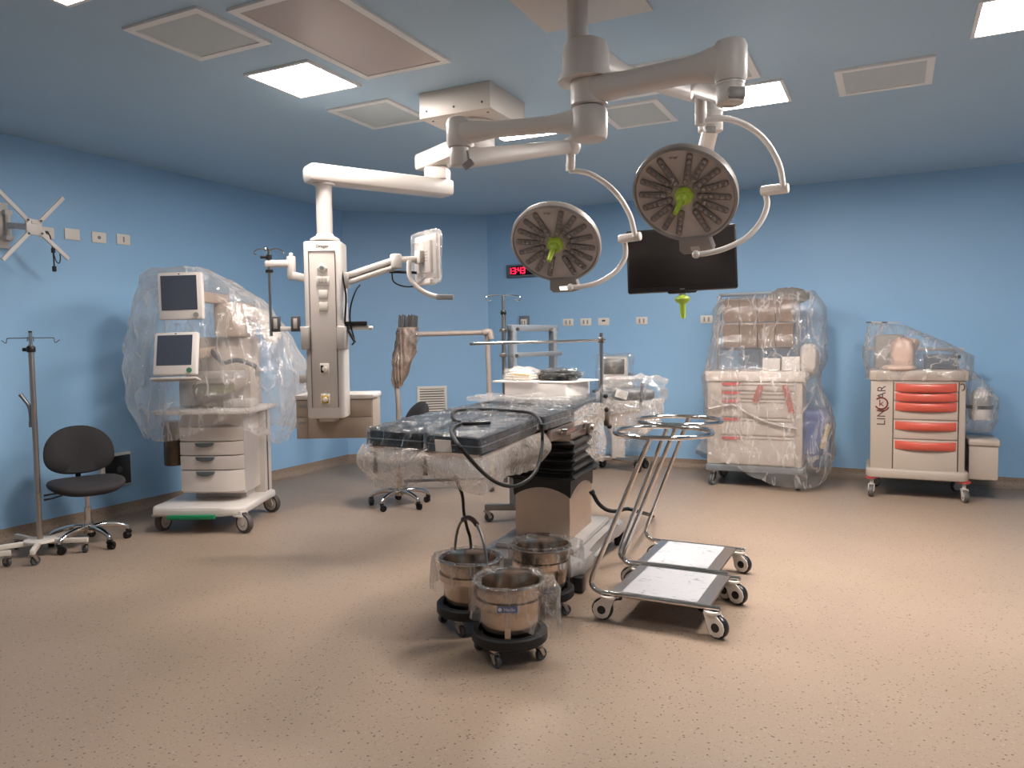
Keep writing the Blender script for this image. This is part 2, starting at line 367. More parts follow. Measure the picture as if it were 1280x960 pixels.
outline = [(XL, YF), (XL, CA.y), (CB.x, YB), (XR, YB), (XR, YF)]
fl = MB(); fl.prism(outline, -.08, 0); struct('floor', fl, M_FLOOR)
ce = MB(); ce.prism(outline, ZC, ZC + .1); struct('ceiling', ce, M_CEIL)
def wall(name, a, b, th=.1, m=None):
    a, b = V((a[0], a[1], 0)), V((b[0], b[1], 0)); d = (b - a).normalized(); n = V((-d.y, d.x, 0))   # outwards on the left of a->b
    mb = MB(); mb._add([a, b, b + n * th, a + n * th] + [q + V((0, 0, ZC)) for q in (a, b, b + n * th, a + n * th)],
        [(0, 1, 2, 3), (4, 5, 6, 7), (0, 1, 5, 4), (1, 2, 6, 5), (2, 3, 7, 6), (3, 0, 4, 7)]); struct(name, mb, m or M_WALL)
    cv = MB(); prof = [(.0, .105), (.004, .105)] + [(.004 + .06 * (1 - math.cos(t)), .064 - .06 * math.sin(t) ) for t in [PI / 2 * i / 7 for i in range(0)]]
    prof = [(0, .105), (.005, .105), (.006, .07)] + [(.006 + .064 * (1 - math.cos(PI / 2 * i / 6)), .07 - .067 * math.sin(PI / 2 * i / 6)) for i in range(1, 7)] + [(.07, 0), (0, 0)]
    cv.loft([[a - n * u + V((0, 0, z)) for u, z in prof], [b - n * u + V((0, 0, z)) for u, z in prof]], capa=True, capb=True)
    struct(name.replace('wall', 'baseboard'), cv, M_FLOOR, sharp=60)
wall('wall_left', (XL, YF), (XL, CA.y)) ; wall('wall_corner', CA, CB); wall('wall_back', CB, (XR, YB)); wall('wall_right', (XR, YB), (XR, YF)); wall('wall_front', (XR, YF), (XL, YF), m=M_WHITE)  # front wall is out of view, coloured white to bounce light back

# ------------------------------------------------------------------ ceiling panels
M_LED3 = emit('led diffuser bright', '#fff7f1', 160.0)
M_LED2 = emit('led diffuser dimmed', '#fff7f1', 40.0)
M_LED = emit('led diffuser', '#fff7f1', 105.0)
M_TRIMW = mat('white panel trim', '#ebe9e6', .45)
M_VENT = mat('perforated grille grey', '#c0c8c9', .6, bump=.25, bscale=160)
M_HEPA = mat('beige filter panel', '#b5a59b', .35, var=.05, scale=3)
def frame_ring(mb, x0, y0, x1, y1, w, z0, z1):
    for a, b in (((x0, y0), (x1, y0 + w)), ((x0, y1 - w), (x1, y1)), ((x0, y0 + w), (x0 + w, y1 - w)), ((x1 - w, y0 + w), (x1, y1 - w))):
        mb.box2((a[0], a[1], z0), (b[0], b[1], z1))
def panel(kind, name, label, cat, x0, y0, x1, y1, group=None, led=None):
    t = thing(name, label, cat, ((x0 + x1) / 2, (y0 + y1) / 2, ZC), group=group)
    X, Y = (x1 - x0) / 2, (y1 - y0) / 2; mb = MB(); w = .022 if kind == 'light' else .045
    frame_ring(mb, -X, -Y, X, Y, w, -.014, 0); obj('frame', mb, M_TRIMW, t)
    d = MB(); d.box2((-X + w, -Y + w, -.009), (X - w, Y - w, -.001))
    obj('diffuser' if kind == 'light' else 'grille', d, {'light': led or M_LED, 'vent': M_VENT, 'big': M_HEPA}[kind], t)
    return t
GL, GV = 'lit ceiling panels', 'ceiling air grilles'
panel('light', 'ceiling_light', 'lit square ceiling panel left of the large beige filter panel', 'ceiling light', -3.68, 3.62, -3.16, 4.14, GL)
panel('light', 'ceiling_light', 'lit ceiling panel cut off by the top left edge of the photo', 'ceiling light', -3.70, 1.98, -3.18, 2.50, GL, M_LED2)
panel('light', 'ceiling_light', 'lit ceiling panel behind the end of the long lamp arm', 'ceiling light', -1.20, 5.36, -.68, 5.87, GL, M_LED3)
panel('light', 'ceiling_light', 'lit ceiling panel at the top right corner of the photo', 'ceiling light', .36, 4.62, .90, 5.16, GL, M_LED3)
panel('light', 'ceiling_light', 'lit ceiling panel mostly hidden behind the left lamp arm', 'ceiling light', -2.98, 5.40, -2.46, 5.84, GL, M_LED3)
for x, y, lb in ((.63, 2.24, 'unseen ceiling panel added to light the right side of the room'),):  # extra panel out of view, added for its light alone
    panel('light', 'ceiling_light', lb, 'ceiling light', x - .26, y - .26, x + .26, y + .26, GL, M_LED2)
panel('big', 'filter_panel', 'large beige oblong ceiling filter panel in white trim', 'ceiling panel', -3.05, 2.90, -2.42, 4.05)
panel('vent', 'air_grille', 'square grey ceiling grille above left, before the lit panel', 'air vent', -3.71, 2.80, -3.15, 3.32, GV)
panel('vent', 'air_grille', 'square grey ceiling grille beside the white pendant mounting box', 'air vent', -3.71, 4.44, -3.17, 5.00, GV)
panel('vent', 'air_grille', 'square grey ceiling grille just under the surgical lamp arms', 'air vent', -2.01, 5.36, -1.52, 5.95, GV)
panel('vent', 'air_grille', 'square grey ceiling grille on the right, clear of the lamp arms', 'air vent', -.37, 5.37, .2, 5.93, GV)
panel('vent', 'air_grille', 'oblong grey ceiling grille half hidden behind the long lamp arm', 'air vent', -1.84, 4.66, -.80, 5.24, GV)

world = bpy.data.worlds.new('room air'); scene.world = world; world.use_nodes = True
world.node_tree.nodes['Background'].inputs[0].default_value = (0, 0, 0, 1)
scene.view_settings.view_transform = 'Standard'; scene.view_settings.look = 'None'
scene.view_settings.gamma = 1; scene.view_settings.use_curve_mapping = False
scene.view_settings.exposure = 0.0
scene.cycles.transparent_max_bounces = 32; scene.cycles.max_bounces = 10; scene.cycles.diffuse_bounces = 5
# ================================================================== surgical light
def world_root(t): return dict(parent=t, world=True)
POLE = dep(722, 60, 3.80); PX, PY = POLE.x, POLE.y
sl = thing('surgical_light', 'white ceiling surgical light with two round lamp heads on jointed arms', 'surgical light', (PX, PY, ZC))
W = world_root(sl)
def zat(y, D, x=722): return dep(x, y, D).z
mb = MB(); a = onz(700, 23, ZC); mb.box2((PX - .30, PY - .30, ZC - .012), (PX + .30, PY + .30, ZC), bevel=.004); obj('ceiling_plate', mb, M_CREAM, **W)
z1 = zat(52, 3.8); z2 = zat(92, 3.8); z3 = zat(104, 3.8); z4 = zat(131, 3.8); z5 = zat(172, 3.8)
mb = MB(); mb.cyl((PX, PY, z1 - .05), (PX, PY, ZC - .01), .052, n=28)
for zz in (zat(36, 3.8), zat(49, 3.8)): mb.cyl((PX, PY, zz), V((PX, PY, zz)) - V((CF.x, CF.y, 0)) * .056, .008, n=8)
obj('ceiling_pole', mb, M_WHITE, **W)
HUB = V((PX, PY, 0)) + CR * .055                     # the joint stack sits a touch right of the pole axis
mb = MB()
mb.lathe([(0, z1), (.08, z1), (.105, z1 - .015), (.118, z1 - .06), (.118, z2 + .02), (.14, z2 - .03), (.14, z2 - .04), (0, z2 - .04)], 36, Matrix.Translation((PX + CR.x * .04, PY + CR.y * .04, 0)))
obj('hub', mb, M_WHITE, **W)
def arm(p0, p1, w0, h0, w1, h1, wm=None, hm=None):
    """tapered cast arm: round-ended, deep at the root"""
    p0, p1 = V(p0), V(p1); d = p1 - p0; L = d.length; d.normalize(); sx = d.cross(V((0, 0, 1))).normalized(); up = sx.cross(d)
    rings = []
    K = 14
    for i in range(K + 1):
        t = i / K; e = t * t * (3 - 2 * t)
        w, h = w0 + (w1 - w0) * e, h0 + (h1 - h0) * e
        if hm:
            f = (1 - abs(2 * t - 1)) ; f = min(1, f * 1.7); f = f * f * (3 - 2 * f)
            w, h = w + (wm - w) * f, h + (hm - h) * f
        rings.append([p0 + d * L * t + sx * x + up * y for x, y in rrect(w / 2, h / 2, min(w, h) * .38, 4)])
    mb = MB(); mb.loft(rings, capa=True, capb=True); return mb
# monitor arm, highest on the hub and reaching away behind the others
ME = dep(888, 112, 4.35)
mz = (z1 + z2) / 2 - .02
p0 = V((PX, PY, mz)) + CR * .04
mb = arm(p0, V((ME.x, ME.y, mz - .02)), .17, .2, .075, .075, .08, .085); 
obj('monitor_arm', mb, M_WHITE, **W)
# right lamp arm: comes forward and right
RE = dep(913, 78, 3.32); rz = (z3 + z4) / 2 + .02
mb = MB(); mb.lathe([(0, z3 + .035), (.085, z3 + .03), (.092, z3), (.092, z4), (.085, z4 - .005), (0, z4 - .005)], 32, Matrix.Translation((PX + CR.x * .055, PY + CR.y * .055, 0)))
obj('joint_sleeve', mb, M_WHITE, **W)
rp = V((RE.x, RE.y, RE.z)); q0 = V((PX, PY, rz)) + CR * .055
mb = arm(q0, rp, .15, .14, .13, .17, .12, .105); mb.cyl(rp - V((0, 0, .095)), rp + V((0, 0, .095)), .072, n=28, bevel=.03); obj('extension_arm', mb, M_WHITE, **W)
mb = MB(); mb.cyl(rp - V((0, 0, .18)), rp - V((0, 0, .09)), .06, n=26, bevel=.006); kx = rp - V((0, 0, .15))
mb.cyl(rp - V((0, 0, .098)), rp - V((0, 0, .09)), .063, n=26); obj('swivel_joint', mb, M_WHITE, **W)
mb = MB(); mb.box(kx - CF * .045 + CR * .012, (.075, .05, .05), rot=Matrix((CR, CF, -CD)).transposed(), bevel=.01); obj('joint_cap', mb, M_GREYP, **W)
KR = dep(876, 108, 3.98)
mb = arm(kx, KR, .085, .085, .09, .11); mb.box(KR + CR*.0, (.09, .1, .12), rot=Matrix((CR, CF, -CD)).transposed(), bevel=.015); obj('spring_arm', mb, M_WHITE, **W)
mb = MB(); mb.box(KR - CD * .058 + CR * .03 - CF * .05, (.06, .01, .014), rot=Matrix((CR, CF, -CD)).transposed()); obj('slot', mb, M_BLKPL, **W)
TR = V((KR.x, KR.y, 0)); mb = MB()
mb.cyl((KR.x, KR.y, zat(156, 3.98, 873)), KR, .03, n=22, bevel=.004); mb.cyl((KR.x, KR.y, zat(143, 3.98, 873)), (KR.x, KR.y, zat(141, 3.98, 873)), .032, n=22)
obj('drop_tube', mb, M_WHITE, **W)
# monitor joint and drop bar
mb = MB(); Rcam = Matrix((CR, CF, -CD)).transposed()
mb.cyl(dep(888, 165, 4.35), dep(888, 98, 4.35), .07, n=28, bevel=.012); obj('monitor_swivel', mb, M_WHITE, **W)
MJ = dep(889, 158, 4.3); MD = dep(872, 255, 4.85)
mb = MB(); mb.beam(MJ, MD + CF * .2, .085, .07, bevel=.02, up=-CF); mb.box(dep(890, 152, 4.3), (.1, .09, .13), rot=Rcam, bevel=.025); mb.beam(MD + CF * .17, dep(853, 322, 5.07), .07, .05, bevel=.015, up=-CF)
obj('monitor_drop_arm', mb, M_WHITE, **W)
mb = MB(); mb.box(dep(888, 162, 4.245), (.06, .02, .036), rot=Rcam, bevel=.006); obj('joint_cap', mb, M_GREYP, **W)
# left lamp arm: lowest on the hub, reaching left
LE = dep(574, 166, 4.12); lz = zat(150, 3.8)
l0 = V((PX, PY, lz)) + CR * .055
LE = V((LE.x, LE.y, LE.z))
mb = arm(l0, LE, .15, .14, .13, .12, .1, .078); mb.cyl(l0 - V((0, 0, .1)), l0 + V((0, 0, .07)), .092, n=32, bevel=.03); mb.cyl(LE - V((0, 0, .085)), LE + V((0, 0, .08)), .07, n=28, bevel=.03); obj('extension_arm', mb, M_WHITE, **W)
lk = LE - V((0, 0, .14)); mb = MB(); mb.cyl(lk - V((0, 0, .04)), LE - V((0, 0, .08)), .052, n=24, bevel=.01); obj('swivel_joint', mb, M_WHITE, **W)
KL = dep(714, 183, 4.6)
mb = arm(lk + CR * .03 - V((0, 0, .0)), KL, .085, .1, .075, .08); mb.ball(KL, .058); obj('spring_arm', mb, M_WHITE, **W)
mb = MB(); mb.box(lk + CR * .05 - CF * .055 + CD * .045, (.06, .02, .04), rot=Matrix.Rotation(-.6, 3, CF) @ Rcam, bevel=.008); obj('joint_cap', mb, M_GREYP, **W)
mb = MB(); mb.cyl(dep(713, 214, 4.6), KL, .028, n=22, bevel=.004); mb.cyl(dep(713, 208, 4.6), dep(713, 206.5, 4.6), .03, n=22); obj('drop_tube', mb, M_WHITE, **W)

M_LAMPRIM = mat('lamp head grey rim', '#857d78', .4); M_LAMPFACE = mat('lamp face plate', '#b8aca6', .35)
M_LENS = mat('led lens', '#857a75', .12, var=.2, scale=40, coat=.5); M_STRIP = mat('led strip recess', '#6f6561', .3)
def dome(r, h, n=10):
    vs = []; fa = []
    for j, (a, b) in enumerate(((r, 0), (r * .86, h * .6), (r * .45, h * .92))):
        vs += [(a * math.cos(2 * PI * k / n), a * math.sin(2 * PI * k / n), b) for k in range(n)]
    for j in range(2): fa += [(j * n + k, j * n + (k + 1) % n, (j + 1) * n + (k + 1) % n, (j + 1) * n + k) for k in range(n)]
    fa.append(tuple(2 * n + k for k in range(n))); return vs, fa
def lamp_head(cx, cy, D, diam, tilt, az, lit, yk_a, joint, yk_b, Dj):
    """round lamp head: local z looks out of the lamp face"""
    C = dep(cx, cy, D); w_ = (CAM - C).normalized(); e1 = (CR - w_ * CR.dot(w_)).normalized(); e2 = (CD - w_ * CD.dot(w_)).normalized()
    n = (e1 * (math.sin(tilt) * math.cos(az)) + e2 * (math.sin(tilt) * math.sin(az)) + w_ * math.cos(tilt)).normalized()
    up = (-CD - n * (-CD).dot(n)).normalized(); sx = up.cross(n)
    T = Matrix(((sx.x, up.x, n.x, C.x), (sx.y, up.y, n.y, C.y), (sx.z, up.z, n.z, C.z), (0, 0, 0, 1)))
    R = diam / 2; mb = MB()
    mb.lathe([(R * .93, .0), (R * .955, .012), (R, .004), (R * 1.01, -.02), (R * .985, -.05)], 64, T)
    head = obj('lamp_head', mb, M_LAMPRIM, **W)
    HH = dict(parent=head)
    inv = frame_of(sl).inverted()
    def put(name, m, mt): bmesh.ops.transform(m.bm, matrix=inv, verts=m.bm.verts[:]); return obj(name, m, mt, head)
    b = MB(); b.lathe([(R * .985, -.05), (R * .93, -.075), (R * .8, -.085), (R * .62, -.12), (R * .3, -.14), (0, -.145)], 64, T); b.lathe([(R * .8, -.086), (R * .83, -.105), (R * .78, -.125), (R * .5, -.135)], 48, T); put('housing', b, M_WHITE)
    f = MB(); f.lathe([(0, -.012), (R * .2, -.012), (R * .9, -.004), (R * .95, .002)], 64, T); put('face_plate', f, M_LAMPFACE)
    for i in range(18):
        a = 2 * PI * (i + .5) / 18
        if i in (4, 13): continue
        r0 = R * (.24 if i % 2 else .34); r1 = R * .88; K = Matrix.Rotation(a, 4, 'Z'); st = MB()
        st.prism(rrect((r1 - r0) / 2, .017, .012, 3, cx=(r0 + r1) / 2), -.009, .0035, M=T @ K); n0 = len(st.bm.faces)
        nn = 6 if i % 2 else 5
        for k in range(nn):
            rr = r0 + (r1 - r0) * (k + .5) / nn
            st._add(*dome(.0125, .008), T @ K @ Matrix.Translation((rr, 0, .002)))
        st.bm.faces.ensure_lookup_table()
        for fc in st.bm.faces[n0:]: fc.material_index = 1
        so = put('led_strip', st, M_STRIP); so.data.materials.append(M_LENS)
    h = MB(); h.lathe([(0, .03), (.03, .03), (.045, .022), (.05, .0), (.05, -.012)], 28, T)
    for k in range(3):
        a = k * 2.1 + .9; h.cyl(T @ V((.033 * math.cos(a), .033 * math.sin(a), .022)), T @ V((.033 * math.cos(a), .033 * math.sin(a), .034)), .006, n=8)
    h.tube([T @ V((0, 0, .02)), T @ V((-.004, 0, .06)), T @ V((-.01, -.01, .12)), T @ V((-.013, -.012, .15))], [.02, .017, .017, .012], 14, smooth=3); h.lathe([(0.02, .028), (.034, .034), (.03, .05), (.018, .06)], 20, T)
    put('sterile_handle', h, M_GREEN)
    c = MB(); c.prism([(-.085, -R * .9), (.085, -R * .9), (.095, -R * 1.22), (.05, -R * 1.27), (-.08, -R * 1.27), (-.1, -R * 1.18)], -.035, .02, M=T, bevel=.008); put('control_panel', c, M_LAMPRIM)
    d = MB(); d.box((-.005, -R * 1.14, .0205), (.05, .03, .003), M=T); put('display', d, emit('lit lamp display', '#fff4ee', 2.2) if lit else mat('lamp display off', '#b9b0aa', .3))
    tx = MB(); tx.text('Dräger', .016, T @ Matrix.Translation((-.004, R * .8, -.002)), .0008); put('brand_lettering', tx, M_STRIP)
    y = MB(); y.tube([dep(px, py, dd) for px, py, dd in yk_a], .016, 12, smooth=6)
    y.cyl(dep(joint[0], joint[1], Dj[0]), dep(joint[2], joint[3], Dj[1]), .027, n=22, bevel=.008); y.tube([dep(px, py, dd) for px, py, dd in yk_b], .0155, 12, smooth=6); y.ball(dep(*yk_b[-1]), .022)
    obj('yoke', y, M_WHITE, **W)
lamp_head(694, 306, 4.72, .565, math.radians(37), math.radians(109), True,
    [(712, 214, 4.6), (724, 214, 4.6), (743, 220, 4.61), (768, 239, 4.63), (786, 266, 4.65), (793, 290, 4.66), (794, 296, 4.66)], (801, 295, 774, 299), 
    [(780, 300, 4.74), (782, 312, 4.74), (780, 325, 4.74), (768, 341, 4.74), (748, 353, 4.74), (728, 358, 4.74), (713, 359, 4.74)], (4.66, 4.74))
lamp_head(855, 245, 4.08, .565, math.radians(34), math.radians(115), False,
    [(874, 152, 3.98), (888, 150, 3.98), (905, 148, 3.99), (932, 156, 4.02), (957, 176, 4.06), (974, 206, 4.09), (979, 234, 4.1)], (986, 235, 951, 239),
    [(956, 240, 4.18), (959, 256, 4.18), (951, 277, 4.18), (933, 297, 4.18), (908, 310, 4.18), (886, 316, 4.18), (870, 318, 4.18)], (4.1, 4.18))

# ------------------------------------------------------------------ hanging monitor
tl, tr, br, bl = dep(783, 289, 5.02), dep(921, 278.5, 4.88), dep(921.5, 360, 4.88), dep(784.5, 367, 5.02)
C = (tl + tr + br + bl) / 4; ax = ((tr - tl) + (br - bl)).normalized(); ay = ((tl - bl) + (tr - br)); ay = (ay - ax * ay.dot(ax)).normalized(); an = ax.cross(ay)
TM = Matrix(((ax.x, ay.x, an.x, C.x), (ax.y, ay.y, an.y, C.y), (ax.z, ay.z, an.z, C.z), (0, 0, 0, 1)))
mw, mh = (tr - tl).length / 2, ((tl - bl).length + (tr - br).length) / 4
tv = thing('monitor', 'black flat monitor hanging behind the right lamp head with green handle', 'monitor', C); INV = Matrix.Translation(C).inverted()
def tvp(name, mb, m): bmesh.ops.transform(mb.bm, matrix=INV @ TM, verts=mb.bm.verts[:]); return obj(name, mb, m, tv)
M_TVS = mat('monitor glass', '#1a1514', .3, var=.1, spec=.25)
mb = MB(); mb.box((0, 0, -.03), (2 * mw, 2 * mh, .06), bevel=.012); tvp('housing', mb, M_BLKPL)
mb = MB(); mb.box((0, .006, .0005), (2 * mw - .03, 2 * mh - .05, .003)); tvp('screen', mb, M_TVS)
mb = MB(); mb.prism([(-.1, -mh + .002), (.1, -mh + .002), (.085, -mh - .014), (-.085, -mh - .014)], -.035, .006, bevel=.003); tvp('control_bar', mb, M_BLKPL)
mb = MB(); mb.box((0, -mh + .012, .0018), (.03, .006, .002)); tvp('brand_mark', mb, M_GREYP)
mb = MB(); T2 = Matrix.Translation((0, -mh - .012, -.02)) @ Matrix.Rotation(PI / 2, 4, 'X')
mb.lathe([(.016, -.01), (.016, .012), (.03, .02), (.046, .03), (.05, .042), (.044, .056), (.026, .066), (.02, .075), (.017, .15), (.012, .165), (0, .168)], 24, T2)
tvp('sterile_handle', mb, M_GREEN); mb = MB(); mb.cyl((0, -mh, -.02), (0, -mh - .03, -.02), .02, n=18); tvp('handle_stem', mb, M_LGREY)

# ================================================================== ceiling pendant
pd = thing('ceiling_pendant', 'white ceiling supply pendant with jointed arm and tall socket column', 'medical pendant', (-2.655, 4.735, ZC)); W = world_root(pd)
mb = MB(); mb.box2((-2.93, 4.47, 3.075), (-2.38, 5.0, ZC), bevel=.006)
obj('mounting_box', mb, M_CREAM, **W)
for x in (-2.87, -2.655, -2.44):
    mb = MB(); mb.cyl((x, 4.467, 3.12), (x, 4.473, 3.12), .008, n=8); obj('screw', mb, M_DGREY, **W)
for x in (-2.87, -2.44):
    for y in (4.55, 4.93): mb = MB(); mb.cyl((x, y, 3.071), (x, y, 3.077), .008, n=8); obj('screw', mb, M_DGREY, **W)
FC = V((-2.655, 4.735, 3.0)); mb = MB(); mb.lathe([(0, 3.08), (.16, 3.08), (.165, 3.06), (.13, 3.055), (.13, 2.98), (0, 2.98)], 36, Matrix.Translation((FC.x, FC.y, 0))); obj('ceiling_flange', mb, M_WHITE, **W)
E2 = onz(547, 235, 2.70); E2 = V((E2.x, E2.y, 2.70)); EL = onz(530, 205, 2.885)
A1 = V((FC.x, FC.y, 2.93)); ELb = V((E2.x, E2.y, 2.91))
mb = MB(); d = (ELb - A1).normalized(); mb.beam(A1 - d * .13, ELb + d * .17, .2, .13, bevel=.03); obj('upper_arm', mb, M_WHITE, **W)
mb = MB(); mb.box((E2.x, E2.y, 2.80), (.17, .17, .1), rot=(0, 0, math.radians(20)), bevel=.02); mb.cyl((E2.x, E2.y, 2.74), (E2.x, E2.y, 2.87), .07, n=26); obj('elbow_joint', mb, M_WHITE, **W)
TB = dep(404, 214, 5.2); TB = V((TB.x, TB.y, 2.70)); d = (E2 - TB).normalized()
mb = MB(); mb.beam(TB - d * .12, E2 + d * .1, .18, .12, bevel=.03); obj('lower_arm', mb, M_WHITE, **W)
mb = MB(); mb.cyl((TB.x, TB.y, 2.22), (TB.x, TB.y, 2.66), .054, n=30); mb.lathe([(.054, 2.3), (.062, 2.285), (.1, 2.265), (.1, 2.25), (0, 2.25)], 30, Matrix.Translation((TB.x, TB.y, 0))); mb.lathe([(.054, 2.62), (.075, 2.63), (.075, 2.645), (0, 2.645)], 30, Matrix.Translation((TB.x, TB.y, 0)));obj('drop_tube', mb, M_WHITE, **W)
# column: own frame, x to the right of the photo, y away
cf = thing('column', None, None, (0, 0, 0)); bpy.data.objects.remove(cf)
CX, CY = (TB.x, TB.y); PF = Fr((CX, CY), math.degrees(YAW) + 1.5)
def PT(x, y, z): return PF.o + PF.x * x + PF.y * y + V((0, 0, z))
MP = Matrix.Translation(PF.o) @ Matrix.Rotation(math.radians(PF.deg), 4, 'Z')
def pb(name, mb, m, parent=pd):
    bmesh.ops.transform(mb.bm, matrix=MP, verts=mb.bm.verts[:]); 
    if parent is pd: return obj(name, mb, m, parent=pd, world=True)
    bmesh.ops.transform(mb.bm, matrix=frame_of(pd).inverted(), verts=mb.bm.verts[:]); return obj(name, mb, m, parent)
yf = -.115; g = lambda x, y: PF.ony(x, y, yf)
tlc, brc = g(388, 301), g(441, 521); print('pendant column', g(387, 302), g(433, 302), g(395, 524), g(440, 521))
cw = .128; zt, zb = g(410, 301).z, g(418, 523).z
mb = MB(); mb.prism(rrect(cw, .115, .03, 4), zb, zt, bevel=.012); column = pb('column', mb, M_WHITE)
mb = MB(); mb.prism(rrect(.06, .06, .02, 4, cy=-.02), zb - .025, zb + .005); pb('column_foot', mb, M_WHITE, column)
M_PANEL = mat('pendant panel', '#c5bab1', .42, var=.02)
mb = MB(); mb.box2((-.087, yf - .003, zb + .075), (.087, yf + .01, zt - .07), bevel=.002); pb('front_panel', mb, M_PANEL, column)
mb = MB()
for s in (-1, 1): mb.box2((s * .088 - .0025, yf - .006, zb + .075), (s * .088 + .0025, yf + .01, zt - .07))
mb.box2((-.088, yf - .006, zt - .072), (.088, yf + .01, zt - .067)); pb('panel_groove', mb, mat('groove shadow gap', '#5d5651', .6), column)
mb = MB(); mb.text('Dräger', .03, Matrix.Translation((.005, yf - .001, zt - .035)) @ Matrix.Rotation(PI / 2, 4, 'X'), .001); pb('brand_lettering', mb, M_DGREY, column)
fz = lambda y: g(411, y).z
Rq = Matrix.Rotation(PI / 2, 4, 'X')
mb = MB(); z = fz(335); mb.box((0, yf - .008, z), (.05, .016, .05), rot=(0, PI / 4, 0), bevel=.004); pb('gas_outlet', mb, M_SOCK, column)
mb = MB(); mb.lathe([(.015, 0), (.014, .005), (.006, .006), (0, .004)], 18, Matrix.Translation((0, yf - .015, z)) @ Rq); pb('gas_valve', mb, M_GREYP, column)
for nm, y, w, h in (('socket_outlet', 351, .088, .062), ('blank_plate', 368, .06, .058), ('blank_plate', 383, .06, .058)):
    z = fz(y); mb = MB(); mb.box((.003, yf - .005, z), (w, .012, h), bevel=.004); sp = pb(nm, mb, M_SOCK, column)
    if nm == 'socket_outlet':
        m2 = MB()
        for i in range(3):
            m2.box((.003 + (i - 1) * .022, yf - .012, z), (.018, .004, .032), bevel=.001)
        pb('socket_insert', m2, M_LGREY, column)
for y, c1, nm in ((461, M_BLKPL, 'vacuum_outlet'), (499, mat('yellow outlet', '#b98f2c', .4), 'air_outlet')):
    z = fz(y); mb = MB(); mb.box((0, yf - .004, z), (.062, .008, .075), bevel=.003); pb(nm + '_plate', mb, M_SOCK, column)
    mb = MB(); mb.box((0 if c1 is not M_BLKPL else -.015, yf - .012, z), (.046 if c1 is not M_BLKPL else .02, .012, .05), bevel=.004); pb(nm, mb, c1, column)
    mb = MB(); mb.lathe([(.016, 0), (.016, .014), (.005, .016), (.004, .008), (0, .008)], 18, Matrix.Translation((.003, yf - .014, z)) @ Rq); pb('outlet_valve', mb, M_SOCK, column)
# side clamps
for s in (-1, 1):
    z0, z1_ = fz(437), fz(408); mb = MB()
    mb.box2((s * .12 - .028, yf - .04, z0), (s * .12 + .028, yf + .12, z1_), bevel=.012); pb('rail_clamp', mb, M_LGREY, column)
# equipment rails left and right
zr = fz(410)
mb = MB(); mb.box2((-.36, -.03, zr - .015), (-.125, .0, zr + .015), bevel=.003); pb('side_rail', mb, M_WHITE)
mb = MB(); mb.box2((.125, -.03, zr - .015), (.29, .0, zr + .015), bevel=.003); mb.cyl((.29, -.015, zr), (.315, -.015, zr), .012, n=12); pb('side_rail', mb, M_WHITE)
mb = MB(); mb.box2((.13, -.05, zr + .015), (.28, -.02, zr + .045), bevel=.006); mb.beam((.135, -.06, zr + .015), (.205, -.09, zr - .1), .022, .012, bevel=.004); pb('hose_holder', mb, M_BLKPL)
for x in (-.345, -.21):
    mb = MB(); mb.box2((x - .03, -.04, zr - .02), (x + .03, -.005, zr + .085), bevel=.004); hb_ = pb('rail_bracket', mb, M_DGREY)
    mb = MB(); mb.box2((x - .012, -.045, zr + .0), (x + .014, -.038, zr + .07), bevel=.002); pb('bracket_plate', mb, M_LGREY)
# left jointed arm with drip pole
zl = fz(347); mb = MB(); a0 = V((-.12, 0, zl)); a1 = V((-.24, .02, zl + .03)); a2 = V((-.41, -.02, zl + .105))
mb.beam(a0, a1, .05, .055, bevel=.012); mb.cyl(a1 + V((0, 0, -.03)), a1 + V((0, 0, .13)), .03, n=20, bevel=.006); mb.beam(a1 + V((0, 0, .08)), a2, .045, .05, bevel=.012); mb.ball(a1 + V((0, 0, .14)), .015)
pb('drip_arm', mb, M_WHITE)
PI_X = PF.ony(337, 350, -.02).x; px_ = PI_X
ztop, zbot = PF.ony(337, 313, -.02).z, PF.ony(337, 420, -.02).z
mb = MB(); mb.cyl((px_, -.02, zbot), (px_, -.02, ztop), .011, n=14)
for s in (-1, 1): mb.tube([(px_, -.02, ztop), (px_ + s * .05, -.02, ztop + .012), (px_ + s * .09, -.02, ztop), (px_ + s * .1, -.02, ztop - .02), (px_ + s * .085, -.02, ztop - .025)], .004, 8, smooth=4)
mb.tube([(px_, -.02, ztop), (px_, -.08, ztop + .012), (px_, -.1, ztop - .02)], .004, 8, smooth=4); pole_ = pb('drip_pole', mb, M_CHROME)
mb = MB(); zc = a2.z; mb.cyl((px_, -.02, zc + .03), (px_, -.02, zc + .06), .02, n=14); pb('pole_clamp', mb, M_BLKPL); mb = MB(); mb.cyl((px_, -.02, zc - .06), (px_, -.02, zc - .04), .026, n=14); pb('pole_collar', mb, M_BLKPL); mb = MB(); mb.box((px_ - .03, -.03, zc + .045), (.05, .02, .02), bevel=.005); pb('clamp_lever', mb, M_BLKPL)
